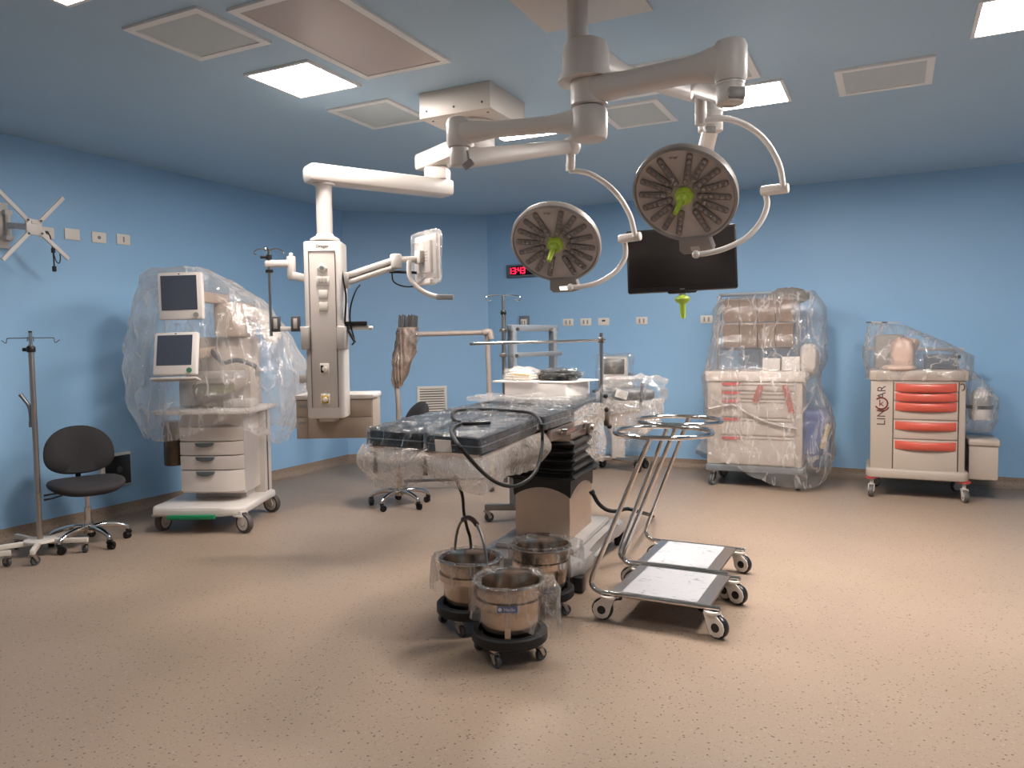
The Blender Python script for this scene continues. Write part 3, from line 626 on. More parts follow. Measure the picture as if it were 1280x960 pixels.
# right jointed arm, its cables
ar0 = V((.12, 0, fz(347))); ar1 = PF.ony(495, 325, -.03); ar2 = PF.ony(522, 324, .0)
mb = MB(); mb.beam(ar0 + V((0, 0, .01)), ar1, .06, .045, bevel=.014); mb.beam(ar0 - V((0, 0, .035)), ar1 - V((0, 0, .045)), .055, .035, bevel=.012); mb.box(ar0 + V((.01, 0, -.01)), (.07, .08, .11), bevel=.02); mb.cyl(ar1 - V((0, 0, .06)), ar1 + V((0, 0, .04)), .04, n=22, bevel=.01); mb.beam(ar1, ar2, .05, .04, bevel=.012)
pb('screen_arm', mb, M_WHITE)
mb = MB(); mb.tube([(.12, -.06, fz(335)), (.135, -.09, fz(350)), (.15, -.09, fz(370)), (.14, -.08, fz(395)), (.13, -.05, fz(405))], .006, 8, smooth=5)
mb.tube([PF.ony(450, 356, -.06), PF.ony(444, 365, -.08), PF.ony(438, 385, -.09), PF.ony(438, 405, -.06), PF.ony(443, 425, -.06), PF.ony(440, 431, -.05)], .0055, 8, smooth=5)
mb.tube([PF.ony(487, 340, -.05), PF.ony(500, 340, -.05), PF.ony(521, 341, -.04)], .009, 8, smooth=4); mb.tube([PF.ony(490, 340, -.05), PF.ony(492, 352, -.05), PF.ony(505, 358, -.05), PF.ony(520, 358, -.04)], .005, 8, smooth=5); pb('cable', mb, M_BLACK)
# drawer shelf behind the column
sy = .12; s0, s1, s2 = PF.ony(371, 545, sy - .02), PF.ony(467, 545, sy - .02), PF.ony(467, 497, sy - .02)
zs0, zs1 = PF.ony(420, 548, sy - .02).z, PF.ony(440, 499, sy - .02).z; xa, xb = s0.x, s1.x; print('shelf', s0, s1, zs0, zs1)
M_DRW = mat('beige drawer front', '#a39485', .45)
mb = MB(); mb.box2((xa, sy - .02, zs0), (xb, sy + .33, zs1), bevel=.006); un = pb('drawer_unit', mb, M_DRW)
mb = MB(); mb.box2((xa - .005, sy - .035, zs1), (xb + .01, sy + .34, zs1 + .035), bevel=.01); mb.cyl((xb, sy - .02, zs1 + .015), (xb + .035, sy - .02, zs1 + .015), .012, n=12); pb('shelf_top', mb, M_WHITE, un)
mid = PF.ony(440, 521, sy - .02).z
for x0, x1, za, zc_ in ((xa + .085, xb - .008, zs0 + .006, mid - .003), (xa + .085, xb - .008, mid + .003, zs1 - .004), (xa + .006, xa + .08, zs0 + .006, mid - .003), (xa + .006, xa + .08, mid + .003, zs1 - .004)):
    mb = MB(); mb.box2((x0, sy - .026, za), (x1, sy - .018, zc_), bevel=.003); dr = pb('drawer', mb, M_DRW, un)
    if x1 - x0 < .1: mb = MB(); mb.box2((x0 + .012, sy - .03, zc_ - .045), (x1 - .01, sy - .025, zc_ - .025)); pb('drawer_label', mb, M_GREYP, un)
mb = MB(); mb.box2((-.2, -.02, fz(474) - .03), (-.125, .03, fz(474) + .03), bevel=.008); mb.box2((-.145, -.05, fz(488)), (-.13, .0, fz(462)), bevel=.004); pb('shelf_bracket', mb, M_LGREY)
mb = MB(); mb.box2((-.05, .1, zs0 + .05), (.05, .14, zs1 + .3)); pb('shelf_upright', mb, M_WHITE)

# small white screen on the pendant arm, still in its film
sc0 = PT(*PF.ony(534, 322, .02)); SA = math.radians(PF.deg + 122)
ss = thing('patient_screen', 'white screen seen from its back on the pendant arm, in plastic film', 'monitor', sc0, SA)
mb = MB(); mb.box((0, 0, 0), (.33, .04, .31), rot=(0, 0, 0), bevel=.018); mb.box((0, .028, 0), (.24, .03, .22), bevel=.012); mb.box((0, .01, -.17), (.22, .06, .04), bevel=.012); obj('housing', mb, M_WHITE, ss)
mb = MB(); mb.box((0, -.0205, .005), (.29, .003, .25)); obj('screen', mb, M_SCREEN, ss)
mb = MB(); mb.box((0, .06, .0), (.09, .04, .09), bevel=.01); obj('mount_plate', mb, M_LGREY, ss)
mb = MB()
for i in range(4): mb.box((-.06, .0435, .03 - .02 * i), (.05, .002, .006))
mb.ring((.09, .0445, .1), .018, .002, M=None); obj('vent_slot', mb, M_GREYP, ss)
fm = MB(); fm.box((0, .01, .0), (.36, .075, .36), bevel=.02, seg=3); bmesh.ops.subdivide_edges(fm.bm, edges=fm.bm.edges[:], cuts=5, use_grid_fill=True)
for v in fm.bm.verts: v.co += V((mnoise.noise(v.co * 14), mnoise.noise(v.co * 14 + V((5, 0, 0))), mnoise.noise(v.co * 14 + V((0, 9, 0))))) * .012
obj('protective_film', fm, FILM_CLEAR, ss)
mb = MB(); pts = [PT(*PF.ony(x, y, -.05)) for x, y in [(512, 326), (511, 338), (514, 350), (524, 361), (536, 368), (547, 371)]]
mb.tube(pts, .017, 12, smooth=6); obj('grip_tube', mb, M_WHITE, pd, world=True)
mb = MB(); mb.beam(PT(*PF.ony(545, 371.5, -.05)), PT(*PF.ony(567, 371.5, -.05)), .04, .035, bevel=.008); obj('grip_tip', mb, M_GREYP, pd, world=True)
# ================================================================== wall fittings
M_DARKH = mat('dark slot', '#5a4a3f', .6)
def wall_plate(label, c, facing, w, h, insert, group=None, name='wall_socket'):
    """small plate on a wall; facing = rotation about z of its front (local -y looks into the room)"""
    t = thing(name, label, 'wall socket', c, facing, group); mb = MB(); mb.box((0, -.006, 0), (w, .012, h), bevel=.004); obj('cover_plate', mb, M_SOCK, t)
    if insert == 'duo':
        for x in (-.026, .026):
            mb = MB(); mb.box((x, -.0135, 0), (.024, .004, h * .62), bevel=.001); obj('socket_insert', mb, M_LGREY, t)
            mb = MB(); mb.box((x, -.0155, 0), (.005, .002, h * .35)); obj('socket_slot', mb, M_DARKH, t)
    elif insert == 'dot':
        mb = MB(); mb.lathe([(.016, 0), (.014, .005), (0, .006)], 16, Matrix.Translation((.0, -.012, 0)) @ Matrix.Rotation(PI / 2, 4, 'X')); obj('socket_insert', mb, M_GREYP, t)
    elif insert == 'data':
        mb = MB(); mb.box((0, -.0135, h * .12), (.045, .004, .022)); obj('socket_insert', mb, M_DGREY, t); 
    elif insert == 'bar':
        mb = MB(); mb.box((0, -.0135, 0), (.012, .004, .05)); obj('socket_insert', mb, M_GREYP, t)
    return t
YW = YB - .001
gs = 'sockets on the back wall'
for px, nm, ins in ((710.5, 'first from the left', 'duo'), (732.5, 'second from the left', 'duo'), (755, 'third from the left', 'data'), (802.5, 'under the hanging monitor', 'duo'), (883.5, 'beside the wrapped white cart', 'duo')):
    P = ony(px, 403 - (px - 710) * .022, YB); wall_plate('white wall socket on the back wall, ' + nm, (P.x, YW, P.z), 0, .145, .092, ins, gs)
# grey dispenser with a white front
P = ony(656.5, 402, YB); t = thing('switch_box', 'small grey box with white switch plate on back wall above grey frame', 'switch box', (P.x, YW, P.z))
mb = MB(); mb.box((0, -.025, 0), (.13, .05, .15), bevel=.006); obj('box_housing', mb, M_ALU, t); mb = MB(); mb.box((.005, -.053, -.018), (.085, .008, .1), bevel=.002); obj('switch_plate', mb, M_SOCK, t)
for x in (-.018, .02): mb = MB(); mb.box((x, -.058, -.015), (.008, .004, .05)); obj('switch_rocker', mb, M_DGREY, t)
# red digital clock
P = ony(664, 338, YB); t = thing('wall_clock', 'digital wall clock with red figures, behind the left lamp head', 'clock', (P.x, YW, P.z), 0)
mb = MB(); mb.box((0, -.03, 0), (.68, .06, .165), bevel=.008); obj('clock_housing', mb, mat('clock grey case', '#5f686e', .45), t)
mb = MB(); mb.box((-.03, -.0605, .0), (.5, .004, .115)); obj('clock_window', mb, mat('clock window', '#120608', .15), t)
def seven(mb, ch, x, z, w, h, s):
    seg = {'a': ((0, h), (w, h)), 'g': ((0, 0), (w, 0)), 'd': ((0, -h), (w, -h)), 'f': ((0, 0), (0, h)), 'b': ((w, 0), (w, h)), 'e': ((0, -h), (0, 0)), 'c': ((w, -h), (w, 0))}
    for k in {'1': 'bc', '3': 'abgcd', '4': 'fgbc', '2': 'abged'}[ch]:
        (x0, z0), (x1, z1) = seg[k]; mb.box2((x + min(x0, x1) - s + (abs(x1 - x0) > 0) * s * 2 * 0, -.0655, z + min(z0, z1) - s), (x + max(x0, x1) + s, -.062, z + max(z0, z1) + s))
M_RED = emit('red clock digits', '#ff2040', 4.0)
for ch, x in (('1', -.302), ('3', -.236), ('4', -.160), ('3', -.102)):
    mb = MB(); seven(mb, ch, x, 0, .036, .036, .005); obj('digit', mb, M_RED, t)
for zz in (-.018, .018): mb = MB(); mb.box((-.181, -.064, zz), (.008, .004, .008)); obj('colon_dot', mb, M_RED, t)
# louvred grille low on the corner wall
dC = (CB - CA).normalized(); ga = math.atan2(dC.y, dC.x); P = V((CA.x, CA.y, 0)) + V((dC.x, dC.y, 0)) * 1.115
t = thing('louvre_grille', 'white louvred air grille low on the corner wall behind the stool', 'air vent', (P.x, P.y, .76), ga)
mb = MB(); 
for a, b in (((-.2, -.205), (.2, -.17)), ((-.2, .17), (.2, .205)), ((-.2, -.17), (-.165, .17)), ((.165, -.17), (.2, .17))): mb.box2((a[0], -.025, a[1]), (b[0], 0, b[1]), bevel=.003)
obj('grille_frame', mb, M_SOCK, t)
for i in range(10): mb = MB(); mb.box((0, -.012, -.15 + .0335 * i), (.335, .026, .006), rot=(.75, 0, 0)); obj('louvre', mb, M_SOCK, t)
mb = MB(); mb.box((0, -.0015, 0), (.335, .002, .345)); obj('grille_back', mb, M_DARKH, t)
# left wall: sockets, bracket, low box (front looks towards +x)
LW = XL + .001; gl_ = 'sockets in a row on the left wall'
for px, py, w, nm, ins in ((58, 291, .12, 'partly behind the screen bracket', 'dot'), (89.5, 293, .135, 'blank and nearest the screen bracket', None), (123, 297, .135, 'second to the right of the screen bracket', 'dot'), (153.5, 299.5, .135, 'furthest right of the bracket', 'bar')):
    P = onx(px, py, XL); wall_plate('white wall socket on left wall, ' + nm, (LW, P.y, P.z), PI / 2, w, .095, ins, gl_)
P = onx(142, 584, XL); t = thing('floor_socket_box', 'black socket panel in white frame low on left wall behind the chair', 'socket box', (LW, P.y, .43), PI / 2)
mb = MB(); mb.box((0, -.02, 0), (.3, .04, .3), bevel=.006); obj('box_frame', mb, M_SOCK, t); mb = MB(); mb.box((.012, -.045, -.006), (.25, .012, .265), bevel=.004); obj('box_panel', mb, M_BLKPL, t)
mb = MB(); mb.lathe([(.03, 0), (.028, .008), (0, .008)], 20, Matrix.Translation((.02, -.05, .0)) @ Rq); obj('socket_insert', mb, M_DGREY, t)
# screen bracket with four arms
P = onx(2, 282, XL); bc = onx(42, 284, -5.98); t = thing('screen_bracket', 'bare white wall bracket with four crossed arms for a screen', 'wall bracket', (LW, P.y, P.z), 0)
mb = MB(); mb.box((.01, 0, 0), (.02, .09, .36), bevel=.004); mb.cyl((.05, .02, -.12), (.05, .02, .12), .02, n=16); mb.box((.035, .02, .1), (.07, .06, .04), bevel=.005); mb.box((.035, .02, -.1), (.07, .06, .04), bevel=.005); obj('wall_plate', mb, M_WHITE, t)
b0 = V((.05, .02, 0)); b1 = V((bc.x - XL - .02, bc.y - P.y, bc.z - P.z)); md = V((.2, (b1.y) * .4 - .0, b1.z * .5))
mb = MB(); mb.beam(b0, md, .035, .05, bevel=.008); mb.beam(md, b1, .035, .05, bevel=.008); obj('swing_arm', mb, M_WHITE, t)
mb = MB(); mb.box(b1 + V((.02, 0, 0)), (.025, .125, .125), bevel=.01); mb.box(b1 + V((.036, 0, .035)), (.008, .045, .02)); hub_ = obj('hub_plate', mb, M_WHITE, t)
for px, py in ((-3, 237), (79, 247), (3, 325), (85.5, 324)):
    e = onx(px, py, -5.96); e = V((e.x - XL, e.y - P.y, e.z - P.z)); c0 = b1 + V((.03, 0, 0)); mb = MB(); mb.beam(c0 + (e - c0) * .16, e, .03, .016, bevel=.003, up=(1, 0, 0)); obj('cross_arm', mb, M_WHITE, t)
    mb = MB(); q = c0 + (e - c0) * .2; mb.cyl(q, q + V((.014, 0, 0)), .009, n=10); obj('bolt', mb, M_DGREY, t)
kp = [onx(x, y, -5.97) for x, y in [(57, 289), (62, 294), (64, 302), (66, 312), (67, 322), (68, 334), (69, 337)]]
mb = MB(); mb.tube(kp, .005, 8, smooth=4); obj('cable', mb, M_BLACK, t, world=True); mb = MB(); mb.tube([onx(x, y, -5.97) for x, y in [(67, 316), (70, 326), (74, 329), (75.5, 322), (74, 314)]], .004, 8, smooth=4); obj('cable', mb, M_BLACK, t, world=True)
for q, z in ((onx(68, 336, -5.97), .045), (onx(66.5, 313, -5.97), .04)): mb = MB(); mb.box(q, (.02, .028, z), bevel=.006); obj('plug', mb, M_BLACK, t, world=True)

# ================================================================== drip stands
def drip_stand(label, x, y, rz, top, group):
    t = thing('drip_stand', label, 'drip stand', (x, y, 0), rz, group)
    mb = MB(); mb.lathe([(0, .118), (.105, .118), (.11, .112), (.11, .1), (0, .1)], 32); obj('base_plate', mb, M_CREAM, t)
    for k in range(5):
        a = 2 * PI * k / 5 + math.radians(32); e = V((math.cos(a), math.sin(a), 0)); mb = MB(); mb.beam(e * .07 + V((0, 0, .1)), e * .34 + V((0, 0, .1)), .03, .035, bevel=.003); lg = obj('base_leg', mb, M_CREAM, t)
        castor(t, e.x * .325, e.y * .325, .035, .022, a + 2.4, .085, 'grey', M_DGREY, M_GREYP, M_STEEL)
    mb = MB(); mb.cyl((0, 0, .11), (0, 0, top - .09), .019, n=20); obj('pole', mb, M_STEEL, t)
    mb = MB(); mb.cyl((0, 0, top - .1), (0, 0, top), .012, n=16); obj('telescopic_pole', mb, M_CHROME, t)
    mb = MB(); mb.lathe([(0, 0), (.026, 0), (.03, .01), (.03, .035), (.024, .045), (0, .045)], 20, Matrix.Translation((.0, 0, top - .145))); mb.cyl((-.02, -.02, top - .125), (-.04, -.035, top - .125), .014, n=12); obj('height_knob', mb, M_BLKPL, t)
    a = math.radians(YAW * 57.3) - rz; ux, uy = math.cos(a), math.sin(a)
    for s in (-1, 1):
        mb = MB(); q = lambda r, z: V((ux * r * s, uy * r * s, top + z)); mb.tube(fillet([q(0, -.04), q(.175, -.04), q(.178, -.075), q(.19, -.075), q(.215, -.055)], .006, 3), .0032, 8)
        mb.tube([q(.02, -.03), q(.022, -.06), q(.028, -.062)], .004, 8); obj('hook', mb, M_STEELD, t)
    mb = MB(); q = lambda r, z: V((ux * r, uy * r, z)); mb.tube(fillet([q(-.085, 1.19), q(-.03, 1.115), q(-.024, 1.05), q(-.024, .98)], .05, 5), .014, 12); mb.cyl(q(-.085, 1.19), q(-.095, 1.203), .016, n=12); mb.cyl(q(-.024, .96), q(-.024, 1.0), .017, n=12); obj('push_handle', mb, M_STEELD, t)
    mb = MB(); mb.cyl((0, 0, top), (0, 0, top + .012), .013, n=14); obj('pole_cap', mb, M_BLKPL, t)
    return t
drip_stand('chrome drip stand with two hooks, standing before the black chair at left', -5.70, 3.44, 0, 1.66, 'drip stands on white five-legged bases')
drip_stand('drip stand cut off by the left edge of the photo', -5.80, 2.90, .3, 1.62, 'drip stands on white five-legged bases')

# ================================================================== office chairs
M_FAB = mat('charcoal upholstery', '#2b282a', .85, bump=.15, bscale=250)
def star_chair(name, label, x, y, face, seat_z, back_top, group, backc=(-.235, 0), bw=.25, bh=.19, tilt=.2, spin=0):
    """swivel chair; local +x is where the sitter looks"""
    t = thing(name, label, 'chair', (x, y, 0), face, group)
    hb = MB(); hb.lathe([(0, .1), (.035, .1), (.04, .13), (.03, .17), (0, .17)], 20); obj('base_hub', hb, M_CHROME, t)
    for k in range(5):
        a = 2 * PI * k / 5 + spin; e = V((math.cos(a), math.sin(a), 0)); mb = MB()
        mb.tube([e * .02 + V((0, 0, .14)), e * .12 + V((0, 0, .145)), e * .22 + V((0, 0, .125)), e * .275 + V((0, 0, .1)), e * .285 + V((0, 0, .075))], [.024, .02, .018, .017, .015], 12, smooth=4); obj('base_arm', mb, M_CHROME, t)
        castor(t, e.x * .285, e.y * .285, .029, .04, a + 2.0, .08, 'disc', M_BLACK, M_BLKPL, M_BLKPL)
    mb = MB(); mb.cyl((0, 0, .15), (0, 0, .3), .026, n=18); mb.cyl((0, 0, .3), (0, 0, seat_z - .06), .016, n=16); obj('gas_column', mb, M_CHROME, t)
    mb = MB(); mb.cyl((0, 0, seat_z - .09), (0, 0, seat_z - .055), .03, n=16); mb.box((-.05, 0, seat_z - .07), (.24, .12, .03), bevel=.008); obj('seat_plate', mb, M_BLKPL, t)
    mb = MB(); n = 40; prof = [(0, -.05), (.5, -.05), (.86, -.042), (.97, -.02), (1, .0), (.97, .022), (.88, .034), (.5, .036), (0, .03)]
    rings = []
    for r, z in prof:
        ring = []
        for i in range(n):
            a = 2 * PI * i / n; c, s_ = math.cos(a), math.sin(a); ex = abs(c) ** .75 * math.copysign(1, c) * .26; ey = abs(s_) ** .75 * math.copysign(1, s_) * .265
            ring.append(V((ex * r, ey * r, seat_z - .01 + z - .02 * max(0, c) ** 2 * r + .012 * s_ * s_ * r)))
        rings.append(ring)
    mb.loft(rings); bmesh.ops.remove_doubles(mb.bm, verts=mb.bm.verts[:], dist=1e-4); obj('seat', mb, M_FAB, t, sharp=60)
    mb = MB(); rings = []; bx, bz = backc[0], back_top - bh
    for r, d in ((0, -.034), (.5, -.034), (.9, -.026), (1, 0), (.93, .022), (.5, .03), (0, .028)):
        ring = []
        for i in range(n):
            a = 2 * PI * i / n; c, s_ = math.cos(a), math.sin(a); wy = abs(c) ** .85 * math.copysign(1, c) * bw * (1 - .14 * s_); wz = abs(s_) ** .85 * math.copysign(1, s_) * bh
            yy, zz = wy * r, wz * r; ring.append(V((bx + d + .55 * yy * yy - math.tan(tilt) * zz, yy, bz + zz)))
        rings.append(ring)
    mb.loft(rings); bmesh.ops.remove_doubles(mb.bm, verts=mb.bm.verts[:], dist=1e-4); obj('backrest', mb, M_FAB, t, sharp=60)
    mb = MB(); mb.tube([(-.1, 0, seat_z - .075), (-.24, 0, seat_z - .08), (bx - .05, 0, seat_z - .02), (bx - .04, 0, bz)], .012, 8, smooth=3); mb.beam((bx - .045, 0, seat_z - .13), (bx - .04, 0, bz + .02), .04, .014, bevel=.004, up=(1, 0, 0)); obj('back_support', mb, M_BLKPL, t)
    for s, dz in ((-1, -.075), (-1.0, -.11)):
        mb = MB(); mb.tube([(-.08, s * .06, seat_z - .07), (-.12, s * .22, dz + seat_z), (-.13, s * .27, dz + seat_z - .005)], [.005, .006, .009], 8); obj('lever', mb, M_BLKPL, t)
    return t
star_chair('office_chair', 'black office chair with rounded backrest against the left wall behind the drip stand', -5.62, 3.77, math.radians(-22), .49, .92, 'black swivel chairs', backc=(-.23, 0), spin=.3)
star_chair('office_chair', 'black swivel chair behind the foot end of the operating table', -4.19, 5.93, math.radians(238), .56, .985, 'black swivel chairs', backc=(-.2, 0), bw=.235, bh=.2, tilt=.3, spin=.55)

# ================================================================== anaesthesia machine under its plastic cover
AM = Fr((-5.30, 4.77), 25.8)
am = thing('anaesthesia_machine', 'white anaesthesia machine trolley with drawers, two screens and green foot bar', 'anaesthesia machine', (AM.o.x, AM.o.y, 0), math.radians(25.8))
mb = MB(); mb.prism([(-.42, -.34), (-.37, -.44), (-.2, -.46), (.2, -.46), (.3, -.45), (.38, -.4), (.39, .34), (.34, .4), (-.34, .4), (-.4, .34)], .145, .215, bevel=.025, seg=3); obj('base', mb, M_WHITE, am)
mb = MB(); mb.prism([(-.24, -.47), (.16, -.47), (.15, -.495), (-.23, -.495)], .128, .165, bevel=.008); obj('foot_bar', mb, mat('green foot bar', '#0f7d4f', .35), am)
M_WHEELG = mat('grey wheel disc', '#c9c3bd', .4)
for x, y, a in ((-.355, -.36, .25 + PI / 2 - .45), (.34, -.4, -.5), (.31, .36, -.35), (-.33, .34, .3)):
    castor(am, x, y, .083, .05, a, .15, 'disc', mat('dark castor tyre', '#4b4441', .5), M_WHEELG, M_WHITE)
mb = MB(); mb.prism([(-.24, -.16), (.3, -.16), (.3, .38), (-.24, .38)], .28, .985, bevel=.01); mb.prism([(.24, .2), (.345, .2), (.345, .38), (.24, .38)], .21, .985, bevel=.01); mb.box2((-.2, .0, .21), (.25, .36, .3)); obj('cabinet', mb, M_WHITE, am)
mb = MB(); mb.box2((.302, .27, .22), (.349, .295, .96)); obj('cable_groove', mb, mat('brown groove', '#5c4a40', .6), am)
M_DRAWER = mat('cream drawer front', '#cfc5bd', .4, var=.02); M_DH = mat('grey drawer pull', '#5d6668', .35, .3)
zz = [.302, .49, .614, .735, .86]
for i in range(4):
    z0, z1_ = zz[i] + .004, zz[i + 1] - .004; mb = MB()
    mb.prism([(-.235, -.155), (-.235, -.2), (-.1, -.235), (.12, -.235), (.24, -.215), (.3, -.155)], z0, z1_, bevel=.004); dr = obj('drawer', mb, M_DRAWER, am)
    if i < 3:
        mb = MB(); mb.prism([(-.085, z1_ - .004), (.075, z1_ - .004), (.062, z1_ - .03), (.02, z1_ - .042), (-.03, z1_ - .042), (-.072, z1_ - .03)], -.262, -.233, M=Matrix(((1, 0, 0, 0), (0, 0, 1, 0), (0, 1, 0, 0), (0, 0, 0, 1))), bevel=.004); obj('handle', mb, M_DH, dr)
mb = MB(); mb.prism([(-.42, -.3), (-.36, -.36), (.3, -.36), (.42, -.3), (.42, .38), (-.36, .38)], .975, 1.01, bevel=.01); obj('table_top', mb, M_WHITE, am)
mb = MB(); mb.box2((-.3, .1, 1.01), (.28, .38, 1.62), bevel=.02); obj('tower', mb, mat('tower beige', '#b7a89c', .5), am)
mb = MB(); mb.box2((.0, .0, 1.62), (.26, .36, 1.92), bevel=.03); obj('vaporiser_block', mb, mat('tan plastic', '#ad9684', .5), am)
mb = MB(); mb.beam((.22, .1, 1.86), (.42, .12, 1.8), .16, .1, bevel=.02); mb.beam((.4, .1, 1.8), (.5, .12, 1.58), .1, .14, bevel=.03); obj('side_arm', mb, M_CREAM, am)
mb = MB(); mb.tube([(-.02, .0, 1.5), (.12, -.1, 1.4), (.25, -.12, 1.42), (.38, -.05, 1.36), (.35, .08, 1.28)], .02, 10, smooth=5); obj('breathing_hose', mb, mat('dark grey hose', '#3c3c42', .5, var=.3, scale=60), am)
mb = MB(); mb.box2((-.12, -.2, 1.13), (.16, .05, 1.22), bevel=.02); obj('flow_panel', mb, mat('olive panel', '#8a8360', .5, var=.25, scale=30), am)
mb = MB(); mb.box2((-.3, -.05, 1.02), (-.16, .1, 1.24), bevel=.02); mb.box2((.1, -.1, 1.01), (.35, .1, 1.08), bevel=.02); mb.box2((-.05, -.3, 1.27), (.3, -.05, 1.33), bevel=.01); obj('work_tray', mb, M_LGREY, am)
mb = MB(); mb.cyl((-.33, -.1, .52), (-.33, -.1, .86), .085, n=24, bevel=.01); mb.cyl((-.33, -.1, .86), (-.33, -.1, .9), .095, n=24); mb.box((-.28, -.05, .7), (.1, .08, .3)); obj('absorber_canister', mb, mat('brown canister', '#4a3a2e', .25, var=.35, scale=12), am)
# screens
def am_screen(nm, pts_px, Y, lean):
    q = [AM.ony(x, y, Y) for x, y in pts_px]; tl_, tr_, br_, bl_ = q
    c = (tl_ + tr_ + br_ + bl_) / 4; w = ((tr_ - tl_).x + (br_ - bl_).x) / 2; h = ((tl_ - bl_).z + (tr_ - br_).z) / 2
    T = Matrix.Translation(c) @ Matrix.Rotation(lean, 4, 'X') @ Matrix.Rotation(math.radians(-1), 4, 'Y')
    mb = MB(); mb.box((0, .03, 0), (w, .06, h), bevel=.018, M=T); o = obj(nm, mb, M_WHITE, am)
    mb = MB(); mb.box((-.005, -.0015, .025), (w - .07, .004, h - .105), M=T); obj('screen_glass', mb, mat('dark screen glass', '#444955', .2, spec=.6), o)
    mb = MB(); mb.lathe([(.022, 0), (.02, .01), (0, .011)], 20, T @ Matrix.Translation((w / 2 - .055, 0, -h / 2 + .035)) @ Rq); obj('dial', mb, mat('green dial', '#3c6b58', .4) if lean < -.1 else M_GREYP, o)
    mb = MB(); mb.box((0, -.001, h / 2 - .016), (.012, .004, .01), M=T); obj('sensor', mb, M_DGREY, o)
    return T, w, h
T1, w1, h1 = am_screen('upper_screen', [(193, 341), (250, 339), (255, 398), (201, 401)], -.45, -.02)
T2_, w2, h2 = am_screen('lower_screen', [(195, 415), (249, 413), (243, 468), (188, 470)], -.52, -.22)
mb = MB(); mb.box((.0, .035, -h2 / 2 - .03), (w2 + .02, .1, .02), bevel=.006, M=T2_); obj('keyboard_tray', mb, M_LGREY, am)
mb = MB(); mb.beam(T1 @ V((.1, .06, 0)), (.05, .2, 1.95), .07, .09, bevel=.02); mb.beam(T2_ @ V((.05, .06, 0)), (-.05, .2, 1.5), .07, .09, bevel=.02); mb.box2((-.02, .12, 1.55), (.08, .22, 2.0), bevel=.02); obj('screen_mount', mb, mat('tan plastic', '#ad9684', .5), am)
# cover: a loose sheet, rings from the top down with hanging folds
def sheet(rings, nu=96, seg=5, amp=.02, freq=5.0, seed=0, hem=None, top=True, zs=1.2):
    """loose plastic cover: lofted through closed outlines, crumpled; hem(angle) drops or lifts the last ring"""
    out = []
    def around(r, n):
        P = [V(p) for p in r]; P = spline(P, 8, True); L = [0]
        for i in range(len(P)): L.append(L[-1] + (P[(i + 1) % len(P)] - P[i]).length)
        res = []; k = 0
        for i in range(n):
            d = L[-1] * i / n
            while L[k + 1] < d: k += 1
            f = (d - L[k]) / max(1e-9, L[k + 1] - L[k]); res.append(P[k % len(P)].lerp(P[(k + 1) % len(P)], f))
        return res
    R = [around(r, nu) for r in rings]
    for i in range(len(R) - 1):
        for j in range(seg):
            t = j / seg; out.append([R[i][k].lerp(R[i + 1][k], t) for k in range(nu)])
    out.append(R[-1]); m = len(out); c = sum((V(p) for p in R[len(R) // 2]), V()) / nu
    for i, rg in enumerate(out):
        f = min(1, i / (m * .35))
        for k in range(nu):
            p = rg[k]; d = V((p.x - c.x, p.y - c.y, 0)); d = d.normalized() if d.length > 1e-5 else V((0, 0, 0))
            a = math.atan2(d.y, d.x); s = V((math.cos(a) * freq, math.sin(a) * freq, p.z * zs + seed * 9.1))
            fold = mnoise.noise(s) + .5 * mnoise.noise(s * 2.3)
            cr_ = (1 - min(1, abs(mnoise.noise(V((p.x * 4.5, p.y * 4.5, p.z * 4.5 + seed)))) * 3)) ** 2 - (1 - min(1, abs(mnoise.noise(V((p.x * 8, p.y * 8, p.z * 5 + seed * 3)))) * 3)) ** 2 * .6
            p = p + d * (amp * fold * (.35 + f) + amp * .55 * cr_ * (.3 + f)) + V((0, 0, .4 * amp * mnoise.noise(V((p.x * 9, p.y * 9, p.z * 9 + seed)))))
            if hem and i > m * .6: p.z += hem(a) * ((i - m * .6) / (m * .4)) ** 2
            rg[k] = p
    mb = MB(); mb.loft(out)
    if top:
        cen = sum((p for p in out[0]), V()) / nu; vs = mb.bm.verts[:]; mb.bm.verts.ensure_lookup_table(); cv = mb.bm.verts.new(cen)
        mb.bm.verts.ensure_lookup_table()
        for k in range(nu): mb.bm.faces.new((mb.bm.verts[(k + 1) % nu], mb.bm.verts[k], cv))
    return mb
def oval(x0, x1, y0, y1, z, sq=.3, skew=0):
    pts = []
    for i in range(16):
        a = 2 * PI * i / 16; c, s = math.cos(a), math.sin(a); c = math.copysign(abs(c) ** (1 - sq), c); s = math.copysign(abs(s) ** (1 - sq), s)
        pts.append(V(((x0 + x1) / 2 + c * (x1 - x0) / 2, (y0 + y1) / 2 + s * (y1 - y0) / 2, z + skew * c)))
    return pts
def hem_am(a):
    d = math.degrees(a) % 360
    return .13 * math.exp(-((d - 300) / 22) ** 2) - .12 * math.exp(-((d - 345) / 20) ** 2) - .04 * math.exp(-((d - 235) / 25) ** 2)
cv = sheet([oval(-.36, .06, -.40, -.12, 2.19, .5), oval(-.5, .2, -.40, .16, 2.12, .4, -.03), oval(-.6, .44, -.41, .36, 1.93, .3, -.02), oval(-.70, .66, -.44, .44, 1.62, .25), oval(-.74, .8, -.45, .46, 1.32, .2), oval(-.70, .76, -.50, .46, 1.05, .2), oval(-.58, .64, -.47, .43, .80, .2)], 128, 6, .03, 3.2, 1, hem_am)
co = obj('plastic_cover', cv, FILM_MILK, None, sharp=None); co.location = (AM.o.x, AM.o.y, 0); co.rotation_euler = (0, 0, math.radians(25.8)); tag(co, 'loose milky plastic cover draped over the anaesthesia machine', 'plastic cover')
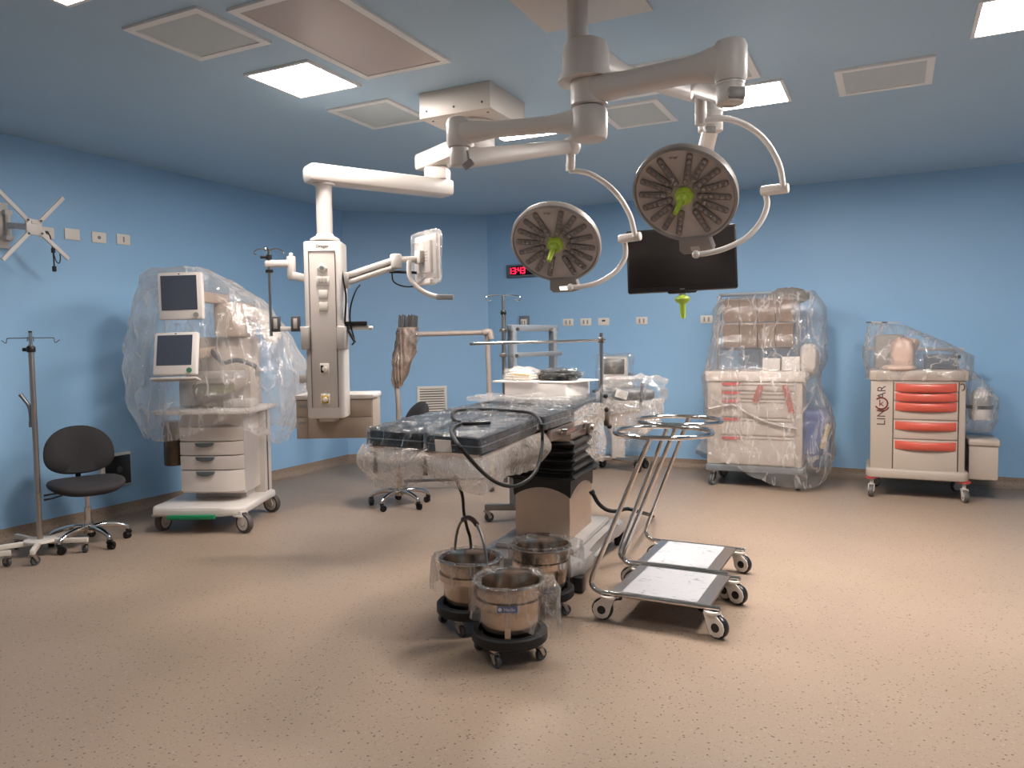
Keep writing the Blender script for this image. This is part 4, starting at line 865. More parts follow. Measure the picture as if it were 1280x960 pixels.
# ================================================================== operating table
OT = V((-2.11, 4.84, 0)); ot = thing('operating_table', 'operating table with dark mattress sections wrapped in clear film on a steel column', 'operating table', OT, 0); W = world_root(ot)
uT = V((-.1, .995, 0)); vT = V((.995, .1, 0))
MT_ = Matrix(((vT.x, uT.x, 0, OT.x), (vT.y, uT.y, 0, OT.y), (0, 0, 1, 0), (0, 0, 0, 1)))     # table axes: x to the right, y to the head
def tb(name, mb, m, parent=ot, sharp=38):
    bmesh.ops.transform(mb.bm, matrix=(MT_ if parent is None else Matrix.Translation(-OT) @ MT_), verts=mb.bm.verts[:]); return obj(name, mb, m, parent, sharp=sharp)
M_BASE = mat('grey table base', '#9c9691', .4); M_COLM = mat('brushed column steel', '#d2bfae', .48, 1.0, var=.12, scale=9)
mb = MB(); mb.prism([(-.3, -.62), (.3, -.62), (.36, -.5), (.36, -.3), (.29, -.1), (.29, .25), (.36, .45), (.36, .62), (-.36, .62), (-.36, -.5)], .09, .19, bevel=.03); mb.prism([(-.27, -.45), (.27, -.45), (.27, .5), (-.27, .5)], .18, .235, bevel=.03); obj_b = tb('base', mb, M_BASE)
for x, y in ((.33, -.56), (.33, .58), (-.32, -.56), (-.32, .58)): mb = MB(); mb.box((x, y, .05), (.075, .085, .1), bevel=.012); tb('foot', mb, M_BLKPL)
mb = MB(); mb.prism([(-.19, -.27), (.19, -.27), (.19, .27), (-.19, .27)], .2, .66, bevel=.006); tb('column', mb, M_COLM)
# black bellows: pleated square sleeve, its hem lifted in the middle of each side
mb = MB(); rings = []
def sq(hx, hy, z, arch=0.0):
    P = []
    for (x0, y0), (x1, y1) in (((-1, -1), (1, -1)), ((1, -1), (1, 1)), ((1, 1), (-1, 1)), ((-1, 1), (-1, -1))):
        for i in range(10): t = i / 10; P.append(V(((x0 + (x1 - x0) * t) * hx, (y0 + (y1 - y0) * t) * hy, z + arch * math.sin(PI * t) ** .8)))
    return P
rings.append(sq(.197, .278, .515, .065)); rings.append(sq(.2, .282, .57, .04)); z = .62; rings.append(sq(.2, .282, z, .015))
for i in range(5): rings += [sq(.205 + .006 * i, .286 + .004 * i, z + .012), sq(.242, .322, z + .03), sq(.244, .324, z + .036), sq(.205 + .006 * i, .286, z + .054)]; z += .056
mb.loft(rings); tb('bellows', mb, mat('black bellows rubber', '#1b1a1a', .48), sharp=25)
mb = MB(); mb.prism([(-.21, -.3), (.21, -.3), (.21, .4), (-.21, .4)], .89, .95, bevel=.008); tb('top_frame', mb, M_STEEL)
for s in (-1, 1):
    mb = MB(); mb.beam((s * .27 - .14, -.5, .955), (s * .27 - .14, 1.1, .955), .03, .075, bevel=.004); tb('side_frame', mb, M_STEEL)
    mb = MB(); mb.beam((s * .345 - .14, -.38, .965), (s * .345 - .14, 1.0, .965), .012, .035, bevel=.002)
    for yy in (-.3, .2, .7): mb.cyl((s * .28 - .14, yy, .965), (s * .345 - .14, yy, .965), .012, n=10)
    tb('side_rail', mb, M_CHROME)
mb = MB(); mb.box((.235, .06, .945), (.03, .07, .075), bevel=.006); mb.cyl((.25, .06, .95), (.27, .06, .95), .02, n=14); tb('rail_clamp', mb, M_STEEL)
M_MATT = mat('dark blue-black vinyl mattress', '#151a20', .4, bump=.05, bscale=90); M_PIPE = mat('grey piping', '#7d7f84', .5)
def toL(p): d = V((p[0], p[1], 0)) - OT; return (d.dot(vT), d.dot(uT))
def rounded(poly, r=.03, k=4):
    n = len(poly); out = []
    for i in range(n):
        a, b, c = V(poly[i - 1]), V(poly[i]), V(poly[(i + 1) % n]); p1 = b + (a - b).normalized() * r; p2 = b + (c - b).normalized() * r
        for j in range(k + 1): t = j / k; out.append(tuple(p1 * (1 - t) ** 2 + b * 2 * t * (1 - t) + p2 * t * t))
    return out
def crumple(mb, cuts, amp, f, seed=0, world_=False):
    bmesh.ops.subdivide_edges(mb.bm, edges=mb.bm.edges[:], cuts=cuts, use_grid_fill=True)
    bmesh.ops.triangulate(mb.bm, faces=[q for q in mb.bm.faces if len(q.verts) > 4])
    for v in mb.bm.verts:
        s = v.co * f + V((seed * 3.1, seed * 1.7, seed)); v.co += V((mnoise.fractal(s, 1, 2, 2), mnoise.fractal(s + V((7, 0, 0)), 1, 2, 2), mnoise.fractal(s + V((0, 9, 0)), 1, 2, 2))) * amp
    return mb
def padgrid(poly, z0, z1, off, nu=44, nv=30, amp=.009, f=17, seed=0):
    """film pulled over a four-sided pad: a gridded top with sides hanging a little over its edge"""
    A, B, C_, D = [V((x, y, 0)) for x, y in poly]; cen = (A + B + C_ + D) / 4; mb = MB(); vs = {}
    ext = 5
    for i in range(-ext, nu + ext + 1):
        for j in range(-ext, nv + ext + 1):
            u = min(1, max(0, i / nu)); w = min(1, max(0, j / nv)); p = (A.lerp(B, u)).lerp(D.lerp(C_, u), w); d = max(0, -i, i - nu, -j, j - nv)
            o = (p - cen); q = p + o.normalized() * (off + .002 * d); z = z1 + off - (z1 - z0) * d / ext * 1.02
            s = V((q.x * f, q.y * f, z * f + seed * 5)); nn = mnoise.fractal(s, 1, 2, 3); n2 = mnoise.noise(s * .5 + V((3, 3, 3)))
            q = q + V((amp * n2, amp * mnoise.noise(s + V((9, 2, 0))), 0)); q.z = z + amp * nn * (1.2 if d == 0 else .6) + (amp if d == 0 else 0); vs[i, j] = mb.bm.verts.new(q)
    for i in range(-ext, nu + ext):
        for j in range(-ext, nv + ext): mb.bm.faces.new((vs[i, j], vs[i + 1, j], vs[i + 1, j + 1], vs[i, j + 1]))
    bmesh.ops.remove_doubles(mb.bm, verts=mb.bm.verts[:], dist=1e-5); return mb
FILM_TAB = film('glossy mattress film', .97, '#c8ccd0', 1.0, 9, .9, .07, .1, cells=.15)
def section(name, pts, z0, z1, seed):
    P = [toL(p) for p in pts]; mb = MB(); mb.prism(rounded(P), z0, z1, bevel=.018, seg=3); o = tb(name, mb, M_MATT)
    R_ = rounded([tuple(V(p) + (V(p) - V((sum(q[0] for q in P) / 4, sum(q[1] for q in P) / 4))).normalized() * .003) for p in P]); zz_ = z0 + (z1 - z0) * .5
    mb = MB(); mb.tube([V((x, y, zz_)) for x, y in R_], .0035, 6, closed=True)
    q = tb('piping', mb, M_PIPE, ot); q.parent = o
    f = padgrid(P, z0, z1, .008, seed=seed); q = tb('film', f, FILM_TAB, ot, sharp=None); q.parent = o
    return o
section('leg_mattress', [(-2.56, 3.34), (-2.19, 3.31), (-2.33, 4.27), (-2.74, 4.34)], .995, 1.075, 1)
section('leg_mattress', [(-2.155, 3.28), (-1.80, 3.23), (-1.955, 4.24), (-2.305, 4.27)], .995, 1.075, 2)
section('seat_mattress', [(-2.71, 4.38), (-1.93, 4.27), (-1.985, 4.86), (-2.74, 4.93)], .995, 1.08, 3)
section('back_mattress', [(-2.73, 4.95), (-1.99, 4.88), (-2.11, 6.12), (-2.84, 6.16)], 1.0, 1.085, 4)
for a, b in (((-2.56, 3.36), (-2.72, 4.3)), ((-2.18, 3.3), (-2.33, 4.25)), ((-2.14, 3.3), (-2.28, 4.25)), ((-1.82, 3.26), (-1.97, 4.2))):
    mb = MB(); mb.beam(V((*toL(a), .975)), V((*toL(b), .975)), .02, .03, bevel=.003); tb('leg_plate_rail', mb, M_STEEL)
mb = MB(); mb.box((*toL((-2.02, 3.24)), 1.03), (.092, .004, .06), rot=(.12, 0, -.1)); tb('care_tag', mb, mat('white paper tag', '#ece6df', .7))
for p, r in (((-2.3, 3.5), 0), ((-2.6, 3.45), 0)): mb = MB(); mb.cyl(V((*toL(p), .82)), V((*toL(p), .88)), .014, n=12); mb.cyl(V((*toL(p), .88)), V((*toL(p), .985)), .008, n=10); tb('leg_knob', mb, M_BLKPL)
# bubble wrap hanging round the leg sections
def skirt(name, top, drops, seed, m=FILM_BUBBLE, amp=.02, nv=9, inset=.25):
    pts = spline([V((p[0], p[1], p[2])) for p in top], 8); n = len(pts); mb = MB(); rows = []
    for i in range(nv + 1):
        t = i / nv; row = []
        for k, p in enumerate(pts):
            f = k / (n - 1) * (len(drops) - 1); a = int(min(f, len(drops) - 2)); dz = drops[a] + (drops[a + 1] - drops[a]) * (f - a)
            d = V((OT.x - p.x - .2, p.y * 0 + (OT.y - .6 - p.y), 0)); d = d.normalized() if d.length > .01 else V((0, 0, 0))
            q = p + V((0, 0, -dz * t)) - d * (.05 * math.sin(PI * min(1, t * 1.3))) + d * inset * dz * max(0, t - .45)
            s = q * 9 + V((seed, 0, 0)); q += V((mnoise.noise(s), mnoise.noise(s + V((5, 5, 0))), .5 * mnoise.noise(s + V((0, 0, 8))))) * amp * (.3 + t); row.append(q)
        rows.append(row)
    mb.loft(rows, closed=False); return mb
sk = skirt('s', [(-2.78, 4.3, 1.0), (-2.66, 3.8, 1.0), (-2.59, 3.33, 1.0), (-2.4, 3.3, .985), (-2.19, 3.29, .985), (-2.17, 3.27, .98)], [.1, .2, .2, .24, .16, .08], 3)
bw_ = obj('bubble_wrap', sk, FILM_BUBBLE, ot, world=True, sharp=None)
sk = skirt('s', [(-2.2, 3.3, .985), (-2.1, 3.255, .985), (-1.95, 3.225, .985), (-1.79, 3.2, .99), (-1.83, 3.6, .995), (-1.9, 4.0, .995), (-1.94, 4.28, .99), (-2.0, 4.32, .96)], [.06, .13, .17, .19, .17, .22, .25, .2], 8)
obj('bubble_wrap', sk, FILM_BUBBLE, ot, world=True, sharp=None)
# loose sheet hanging on the right of the back section
A_ = [onz(716, 520, 1.05), onz(733, 508, 1.09), onz(752, 503, 1.09)]
mb = MB(); rows = []
edge_t = spline([dep(712, 527, 5.25), dep(722, 513, 5.3), dep(738, 504, 5.4), dep(755, 504, 5.5)], 6); edge_b = spline([dep(713, 545, 5.2), dep(728, 560, 5.2), dep(742, 573, 5.25), dep(756, 577, 5.35)], 6)
for i in range(10):
    t = i / 9; rows.append([a.lerp(b, t) + V((mnoise.noise(a * 8 + V((0, 0, t * 3))), mnoise.noise(b * 8 + V((4, 0, t * 3))), 0)) * .025 for a, b in zip(edge_t, edge_b)])
mb.loft(rows, closed=False); obj('hanging_film', mb, FILM_BUBBLE, ot, world=True, sharp=None)
mb = crumple(MB().box((0, 0, 0), (.8, .55, .03), bevel=.01), 14, .03, 7, 2); 
fo_ = tb('loose_film', mb.__class__() if 0 else (lambda m_: (bmesh.ops.translate(m_.bm, vec=V((-.4, .62, 1.105)), verts=m_.bm.verts[:]), m_)[1])(mb), FILM_CLEAR, ot, sharp=None)
# hand control on its looped cable
H_ = lambda x, y, z: onz(x, y, z)
cp = [H_(575, 528, 1.095), H_(567, 524, 1.095), H_(566, 516, 1.1), H_(575, 512.5, 1.1), H_(600, 511.5, 1.1), H_(640, 513.5, 1.105), H_(662, 516, 1.105), H_(672, 522, 1.1), H_(677, 532, 1.08)]
cp += [dep(678, 548, 4.35), dep(677, 562, 4.3), dep(672, 584, 4.2), dep(662, 598, 4.1), dep(646, 607, 3.95), dep(630, 606.5, 3.85), dep(614, 599, 3.7), dep(598, 585, 3.5), dep(582, 567, 3.38), dep(573, 556, 3.36), H_(566, 545, 1.1), H_(564, 539, 1.1), H_(569, 533, 1.1), H_(577, 529, 1.1)]
hc = thing('hand_control', 'black hand control with long looped cable lying on the mattress film', 'hand control', cp[0]); mb = MB(); mb.tube(cp, .0095, 10, smooth=6); obj('cable', mb, M_BLACK, hc, world=True)
mb = MB(); a, b = H_(577, 529.5, 1.105), H_(613, 528, 1.105); mb.beam(a, b, .045, .022, bevel=.009); obj('handset', mb, M_BLKPL, hc, world=True); mb = MB(); d = b - a
for t in (.3, .45, .6, .75): mb = MB(); q = a + d * t + V((0, 0, .0115)); mb.cyl(q, q + V((0, 0, .004)), .007, n=10); obj('button', mb, M_DGREY, hc, world=True)
cp = [dep(569, 594, 4.0), dep(573, 606, 4.0), dep(578, 620, 4.05), dep(580, 642, 4.2), dep(584, 660, 4.4), dep(588, 676, 4.5), onz(590, 712, .05), onz(594, 718, .012)]
pc = thing('power_cable', 'black cable hanging from the leg section down to the floor behind the steel buckets', 'cable', cp[-1]); mb = MB(); mb.tube(cp, .009, 8, smooth=6); obj('lead', mb, M_BLACK, pc, world=True)
cp = [V((-1.86, 4.9, .5)), dep(741, 617, 5.2), dep(748, 629, 5.2), dep(758, 637, 5.2), dep(770, 639, 5.2), dep(784, 636, 5.3), dep(800, 640, 5.4), onz(812, 648, .02) + V((0,.1,0))]
pc = thing('mains_cable', 'thick black cable curving out of the right side of the table column', 'cable', cp[-1]); mb = MB(); mb.tube(cp, .014, 10, smooth=6); obj('lead', mb, M_BLACK, pc, world=True); mb = MB(); mb.cyl(cp[1] - (cp[2] - cp[1]) * .3, cp[1], .02, n=12); obj('cable_gland', mb, M_BLKPL, pc, world=True)
# screen frame: upright on the side rail with a long cross rod
P0 = dep(752, 500, 5.8); sx_ = P0.x; sy_ = P0.y
sf = thing('anaesthesia_screen', 'chrome upright with long cross rod clamped to the table head end', 'anaesthesia screen', (sx_, sy_, .97)); W2 = world_root(sf)
mb = MB(); mb.cyl((sx_, sy_, .96), (sx_, sy_, 1.605), .013, n=14); obj('upright', mb, M_STEELD, **W2)
mb = MB(); e = V((sx_, sy_, 1.55)); q = dep(587, 430, 5.62); mb.cyl(e + (e - q).normalized() * .03, q, .0105, n=14); obj('cross_rod', mb, M_CHROME, **W2)
mb = MB(); mb.box(e, (.04, .04, .045), bevel=.006); obj('rod_joint', mb, M_STEELD, **W2)
mb = MB(); c = dep(757, 521, 5.75); mb.box(c + V((.01, 0, 0)), (.05, .05, .14), bevel=.008); mb.box(V((sx_, sy_, .99)), (.06, .05, .06), bevel=.006); obj('clamp', mb, M_STEEL, **W2)
for px, py in ((758, 512), (757, 495), (762, 533)): mb = MB(); mb.ball(dep(px, py, 5.68), .018, n=10); obj('clamp_knob', mb, M_BLACK, **W2)
# wrapped arm board at the head end
ab = thing('arm_board', 'grey arm board wrapped in film and bubble wrap beside the table head end', 'arm board', dep(790, 500, 5.8)); W2 = world_root(ab)
mb = MB(); a, b = dep(768, 494, 5.8), dep(815, 492, 5.85); mb.beam(a, b, .18, .085, bevel=.035, seg=3); obj('pad', mb, mat('grey arm pad', '#55575a', .45), **W2)
mb = MB(); mb.beam(dep(760, 520, 5.8), dep(800, 512, 5.85), .05, .03, bevel=.006); obj('bracket', mb, M_STEEL, **W2)
mb = MB(); mb.beam(dep(803, 478, 5.72), dep(801, 507, 5.72), .02, .02, bevel=.006); obj('strap', mb, M_DGREY, **W2)
mb = MB(); c = dep(777, 493, 5.68); mb.box(c, (.09, .004, .06), rot=(0, .3, math.radians(25))); obj('paper_tag', mb, mat('white paper tag', '#ece6df', .7), **W2)
mb = MB(); c = dep(791, 491, 5.8); mb.ball(c, (.25, .17, .13), n=26, amp=.22, freq=2.2, seed=3, squash=.7); obj('film', mb, FILM_CLEAR, sharp=None, **W2)
mb = MB(); rr = []
for z_, sx0, sx1 in ((0, 762, 826), (.33, 757, 829), (.7, 762, 823), (1, 768, 806)):
    rr.append([dep(sx0, 500 + 46 * z_, 5.75), dep((sx0 + sx1) / 2, 503 + 46 * z_, 5.62), dep(sx1, 498 + 46 * z_, 5.8), dep(sx1 - 6, 497 + 42 * z_, 6.0), dep((sx0 + sx1) / 2, 496 + 42 * z_, 6.05), dep(sx0 + 4, 496 + 42 * z_, 5.95)])
mb = sheet(rr, 60, 4, .018, 4, 5, top=False); obj('bubble_wrap', mb, FILM_BUBBLE, sharp=None, **W2)

# ------------------------------------------------------------------ foam box on the table and what lies on it
M_FOAM = mat('white foam', '#dcd3cd', .75, var=.02)
BZ = 1.10; fb = thing('foam_box', 'white foam box standing on the back section of the operating table', 'box', (-2.555, 5.74, BZ), math.radians(-1)); hx, hy = .275, .25
h_ = .115; mb = MB(); mb.prism(rrect(hx, hy, .012, 2), 0, h_, bevel=.006); obj('box_body', mb, M_FOAM, fb)
mb = MB(); mb.prism([(-.36, -.29), (.02, -.3), (.0, .22), (-.34, .24)], h_ + .002, h_ + .017, bevel=.004); obj('lid', mb, M_FOAM, fb); mb = MB(); mb.prism([(.03, -.26), (.29, -.26), (.37, .2), (.05, .24)], h_ + .002, h_ + .014, bevel=.004); obj('lid', mb, M_FOAM, fb)
zt_ = BZ + h_ + .018
pk = thing('paper_bundle', 'folded white paper bundle in film on the left of the foam box', 'paper bundle', (-2.73, 5.62, zt_))
for k in range(4):
    mb = crumple(MB().box((-.012 * k, .01 * k, .011 + .02 * k), (.25 - .035 * k, .2 - .03 * k, .018), bevel=.006), 5, .006, 12, k); obj('sheet', mb, mat('white paper', '#e6ddd2', .7), pk)
mb = MB(); mb.box((.03, -.07, .045), (.14, .02, .008), rot=(0, .1, .1)); obj('yellow_edge', mb, mat('yellow slip', '#c9a24c', .6), pk)
mb = MB(); mb.ball((0, 0, .045), (.15, .12, .06), amp=.3, freq=3, seed=2, squash=.8); obj('film', mb, FILM_CLEAR, pk, sharp=None)
bp = thing('black_package', 'black accessory in shiny film on the right of the foam box', 'package', (-2.44, 5.68, zt_))
mb = MB(); mb.ball((0, 0, .04), (.15, .11, .042), n=24, amp=.3, freq=3.5, seed=9, squash=.8); obj('contents', mb, mat('black padded cloth', '#1a1819', .45), bp, sharp=60)
mb = MB(); mb.ball((0.02, 0, .045), (.17, .125, .048), n=26, amp=.35, freq=4, seed=6, squash=.8); obj('film', mb, FILM_TAB, bp, sharp=None)

# ------------------------------------------------------------------ grey frame on castors with drip pole, behind the table
gf = thing('mobile_frame', 'grey metal frame on castors with drip pole behind the operating table', 'mobile frame', (-2.98, 5.8, 0)); W2 = world_root(gf)
g0, g1 = dep(640, 410, 6.45), dep(691, 410, 6.95); gz = g0.z; L0, L1 = V((g0.x, g0.y, 0)), V((g1.x, g1.y, 0)); gd = (L1 - L0).normalized()
for q in (L0, L1): mb = MB(); mb.beam(q + V((0, 0, .13)), q + V((0, 0, gz)), .065, .05, bevel=.004, up=gd); obj('upright', mb, M_ALU, **W2)
mb = MB(); mb.beam(L0 + V((0, 0, gz)) - gd * .04, L1 + V((0, 0, gz)) + gd * .05, .05, .055, bevel=.004); obj('top_bar', mb, M_ALU, **W2)
zz_ = dep(640, 444, 6.45).z; mb = MB(); mb.beam(L0 + V((0, 0, zz_)) - CF * .04, L1 + V((0, 0, zz_)) + gd * .13 - CF * .04, .025, .04, bevel=.004); obj('cross_bar', mb, M_ALU, **W2)
for px, py, D in ((647, 412, 6.38), (689, 412, 6.88), (646, 445, 6.38)): mb = MB(); c = dep(px, py, D); mb.cyl(c, c - CF * .03, .016, n=12); obj('bolt', mb, M_CHROME, **W2)
f0 = onz(606, 634, .13); f1 = L0 + (L0 - f0) * .12; f1.z = .13
fdir = (V((f0.x, f0.y, 0)) - L0); mb = MB(); mb.beam(V((f0.x, f0.y, .13)), V((L0.x, L0.y, .13)) - fdir * .7, .055, .05, bevel=.006); obj('base_bar', mb, M_STEELD, **W2)
mb = MB(); mb.beam(V((L0.x, L0.y, .13)), V((L1.x, L1.y, .13)), .05, .045, bevel=.006); obj('base_bar', mb, M_STEELD, **W2)
for q in (V((f0.x, f0.y, 0)) - fdir * .06, L0 - fdir * .65, L1): castor(gf, q.x + 2.98, q.y - 5.8, .042, .028, 1.0, .108, 'grey', M_DGREY, M_GREYP, M_STEEL)
mb = MB(); ip = dep(629.5, 413, 6.42); it, ib = dep(630, 370, 6.42).z, .35; mb.cyl((ip.x, ip.y, ib), (ip.x, ip.y, it), .0125, n=14); mb.cyl((ip.x, ip.y, ib), (ip.x, ip.y, dep(630, 393, 6.42).z), .018, n=14); obj('drip_pole', mb, M_STEELD, **W2)
for s in (-1, 1):
    mb = MB(); o_ = V((ip.x, ip.y, it)); mb.tube([o_, o_ + CR * s * .07 + V((0, 0, .006)), o_ + CR * s * .13 + V((0, 0, -.002)), o_ + CR * s * .145 - V((0, 0, .025)), o_ + CR * s * .125 - V((0, 0, .04)), o_ + CR * s * .1 - V((0, 0, .03))], .0045, 8, smooth=4); obj('hook', mb, M_CHROME, **W2)
mb = MB(); mb.ball((ip.x, ip.y, dep(630, 391, 6.42).z), .026, n=12); obj('height_knob', mb, M_BLACK, **W2); 
for py in (413, 444, 476): mb = MB(); c = dep(629, py, 6.4); mb.box(c, (.05, .05, .03), bevel=.006); obj('pole_clamp', mb, M_STEEL, **W2)

# ================================================================== kick buckets
M_BKT = mat('polished bucket steel', '#c4b3a4', .17, 1.0, var=.06, scale=5); M_BUMP = mat('black bumper rubber', '#1c1a1a', .6, bump=.05)
def bucket(label, C, rz, bail, seed, film_on, tagtxt, film_fn):
    t = thing('kick_bucket', label, 'bucket', (C.x, C.y, 0), rz, 'steel kick buckets on castors'); R = .188
    mb = MB(); mb.lathe([(R - .035, .085), (R - .008, .085), (R, .093), (R, .132), (R - .008, .14), (R - .035, .14), (R - .04, .13), (R - .04, .095), (R - .035, .085)], 56); obj('bumper_ring', mb, M_BUMP, t)
    mb = MB(); mb.lathe([(R - .05, .1), (R - .03, .1), (R - .03, .106), (R - .05, .106)], 40); mb.lathe([(0, .108), (R - .035, .108), (R - .035, .112), (0, .112)], 40); obj('base_disc', mb, M_STEELD, t)
    for k in range(4):
        a = PI / 4 + k * PI / 2 + .35; castor(t, (R - .03) * math.cos(a), (R - .03) * math.sin(a), .03, .022, a + 1.2, .088, 'grey', M_DGREY, M_GREYP, M_STEEL)
    for k in range(3):
        a = -PI / 2 + k * 2 * PI / 3; mb = MB(); e = V((math.cos(a), math.sin(a), 0)); mb.beam(e * .162 + V((0, 0, .11)), e * .166 + V((0, 0, .29)), .028, .003, up=e); obj('upright_strap', mb, M_STEEL, t)
        mb = MB(); mb.cyl(e * .15 + V((0, 0, .14)), e * .15 + V((0, 0, .15)), .008, n=8); obj('bolt', mb, M_CHROME, t)
    mb = MB(); mb.lathe([(.1655, .27), (.169, .27), (.169, .302), (.1655, .302), (.1655, .27)], 56); obj('holder_ring', mb, M_BKT, t)
    mb = MB(); mb.lathe([(0, .118), (.125, .118), (.134, .125), (.152, .27), (.159, .29), (.164, .345), (.172, .372), (.176, .376), (.174, .382), (.166, .382), (.158, .345), (.149, .27), (.13, .13), (.12, .124), (0, .124)], 64); b = obj('bucket', mb, M_BKT, t)
    if bail is not None:
        a0, el = bail; pts = []
        for i in range(15):
            q = PI * i / 14; r = .172; px_ = r * math.cos(q); pz = .23 * math.sin(q); d = V((math.cos(a0), math.sin(a0), 0)); nrm = V((-math.sin(a0), math.cos(a0), 0))
            pts.append(d * px_ + nrm * (pz * math.cos(el)) + V((0, 0, .365 + pz * math.sin(el))))
        mb = MB(); mb.tube(pts, .008, 10); hd = obj('bail_handle', mb, M_STEELD, t); mb = MB(); mb.tube(pts[5:10], .014, 12); obj('grip', mb, mat('brown grip', '#4a3029', .4), hd)
    if tagtxt:
        mb = MB(); mb.box((.0, -.1705, .287), (.098, .002, .03)); lb = obj('label_plate', mb, mat('blue label', '#3f66a0', .4), t)
        mb = MB(); mb.lathe([(.009, 0), (.009, .001), (0, .001)], 14, Matrix.Translation((-.035, -.1715, .287)) @ Rq); mb.text(tagtxt, .022, Matrix.Translation((.01, -.172, .287)) @ Rq, .0006); obj('label_lettering', mb, mat('white print', '#d8dde4', .5), lb)
    if film_on: f = film_fn(seed); obj('plastic_film', f, FILM_BKT, t, sharp=None)
    return t
def film_over(seed, reach=.0, dirx=0.0, diry=0.0, drop=.12, lift=0.0):
    rr = []
    for z, r, k in ((.377, .14, .2), (.392, .168, .4), (.392, .181, .7), (.355, .182, .9), (.31, .181, 1), (.31 - drop, .184, 1)):
        ring = []
        for i in range(16):
            a = 2 * PI * i / 16; c, s = math.cos(a), math.sin(a); w = max(0, c * dirx + s * diry); ring.append(V((r * c + dirx * reach * k * w * w, r * s + diry * reach * k * w * w, z + lift * w - (drop * .9 * w * w if z < .32 else 0))))
        rr.append(ring)
    return sheet(rr, 88, 4, .016, 4, seed, top=False)
BF, BL, BR = onz(637, 791, .11), onz(589, 757, .11), onz(677, 738, .11)
bucket('front steel kick bucket with a blue name label, wrapped in film', BF, math.radians(24), None, 1, True, 'Haslin', lambda s: film_over(s, .09, .95, -.3, .1))
bucket('rear left steel kick bucket with its bail handle standing upright', BL, math.radians(30), (math.radians(120), PI / 2), 2, True, None, lambda s: film_over(s, .02, -1, 0, .05))
bucket('rear right steel kick bucket with crumpled film bunched over its rim', BR, math.radians(10), (math.radians(20), .06), 3, True, None, lambda s: film_over(s, .12, .9, -.2, .03, .02))

# ================================================================== ring trolleys
def ring_stand(label, y0, y1, xa, xb, ring_c, group):
    t = thing('basin_stand', label, 'basin stand', ((xa + xb) / 2, (y0 + y1) / 2, 0), 0, group); W_ = world_root(t); rz_ = .15; R = .275
    mb = MB(); mb.ring(ring_c, R, .0135, n=56, k=12); obj('ring', mb, M_CHROME, **W_)
    for y, s in ((y0, -1), (y1, 1)):
        top = V((ring_c.x, ring_c.y + s * (R - .0), ring_c.z - .006)); bend = V((xa, y, rz_)); mb = MB(); mb.tube(fillet([top, bend, V((xb, y, rz_))], .11, 8), .0135, 12); obj('side_tube', mb, M_CHROME, **W_)
        mb = MB(); mb.cyl((xb - .02, y, rz_), (xb + .004, y, rz_), .0125, n=12); obj('tube_plug', mb, M_STEELD, **W_)
    for x in (xa + .16, xb - .075): mb = MB(); mb.beam((x, y0, rz_ - .005), (x, y1, rz_ - .005), .035, .018, bevel=.003); obj('cross_bar', mb, M_STEELD, **W_)
    mb = MB(); mb.box2((xa + .14, y0 + .012, rz_ + .006), (xb - .055, y1 - .012, rz_ + .01)); sh = obj('shelf', mb, M_STEEL, **W_)
    mb = MB(); mb.box2((xa + .2, y0 + .02, rz_ + .0105), (xb - .125, y1 - .02, rz_ + .012)); obj('protective_sheet', mb, M_MARB, sh, world=False) if 0 else obj('protective_sheet', mb, M_MARB, **W_)
    for x, a in ((xa + .13, PI + .1), (xb - .04, -.35)):
        for y in (y0 - .03 * 0, y1): castor(t, x - (xa + xb) / 2, y - (y0 + y1) / 2, .06, .036, a, .138, 'brake', M_BLKPL, M_SOCK, M_SOCK)
    return t
def marble():
    m = bpy.data.materials.new('white protective sheet with grey streaks'); m.use_nodes = True; nt = m.node_tree; N = nt.nodes; Lk = nt.links; p = N['Principled BSDF']; tc = N.new('ShaderNodeTexCoord'); mp = N.new('ShaderNodeMapping'); mp.inputs['Scale'].default_value = (6, 16, 1); mp.inputs['Rotation'].default_value = (0, 0, .7)
    nz = N.new('ShaderNodeTexNoise'); nz.inputs['Scale'].default_value = 2.2; nz.inputs['Detail'].default_value = 3; nz.inputs['Distortion'].default_value = .8; Lk.new(tc.outputs['Object'], mp.inputs[0]); Lk.new(mp.outputs[0], nz.inputs['Vector'])
    cr = N.new('ShaderNodeValToRGB'); e = cr.color_ramp.elements; e[0].position = .34; e[0].color = lin('#7e8287'); e[1].position = .40; e[1].color = lin('#b4b2b3'); Lk.new(nz.outputs['Fac'], cr.inputs[0]); Lk.new(cr.outputs[0], p.inputs['Base Color']); p.inputs['Roughness'].default_value = .35; return m
M_MARB = marble()
r1 = dep(829, 540, 4.36); r2 = dep(848.5, 525.5, 5.0)
GS = 'stainless ring stands beside the table'
ring_stand('front stainless ring stand on castors, nearer the camera', 3.94, 4.50, -1.53, -.79, r1, GS)
ring_stand('rear stainless ring stand on castors, further from the camera', 4.56, 5.13, -1.57, -.87, r2, GS)
# ================================================================== wrapped lead-apron style rack in the corner
M_WRAPB = mat('wrapped brown pipe', '#968a81', .35, var=.12, scale=25); 
pr_ = thing('wrapped_rack', 'tall bent pipe rack wrapped in film with a bundle of rods in the corner', 'rack', dep(554, 590, 8.0) * 1 - V((0, 0, dep(554, 590, 8.0).z))); W = world_root(pr_)
def D8(x, y, d=8.0): return dep(x, y, d)
a, b = D8(497, 456), D8(503, 600); a2, b2 = D8(613, 416), D8(620, 600)
mb = MB(); mb.tube([V((b.x, b.y, .05)), V((a.x, a.y, .6)), D8(498, 505), D8(496, 480), D8(494, 456)], .028, 12, smooth=4); obj('left_upright', mb, M_WRAPB, **W)
mb = MB(); mb.tube(fillet([D8(512, 418), D8(609, 415.5), V((a2.x, a2.y, .05))], .06, 6), .026, 12); obj('bent_pipe', mb, M_WRAPB, **W)
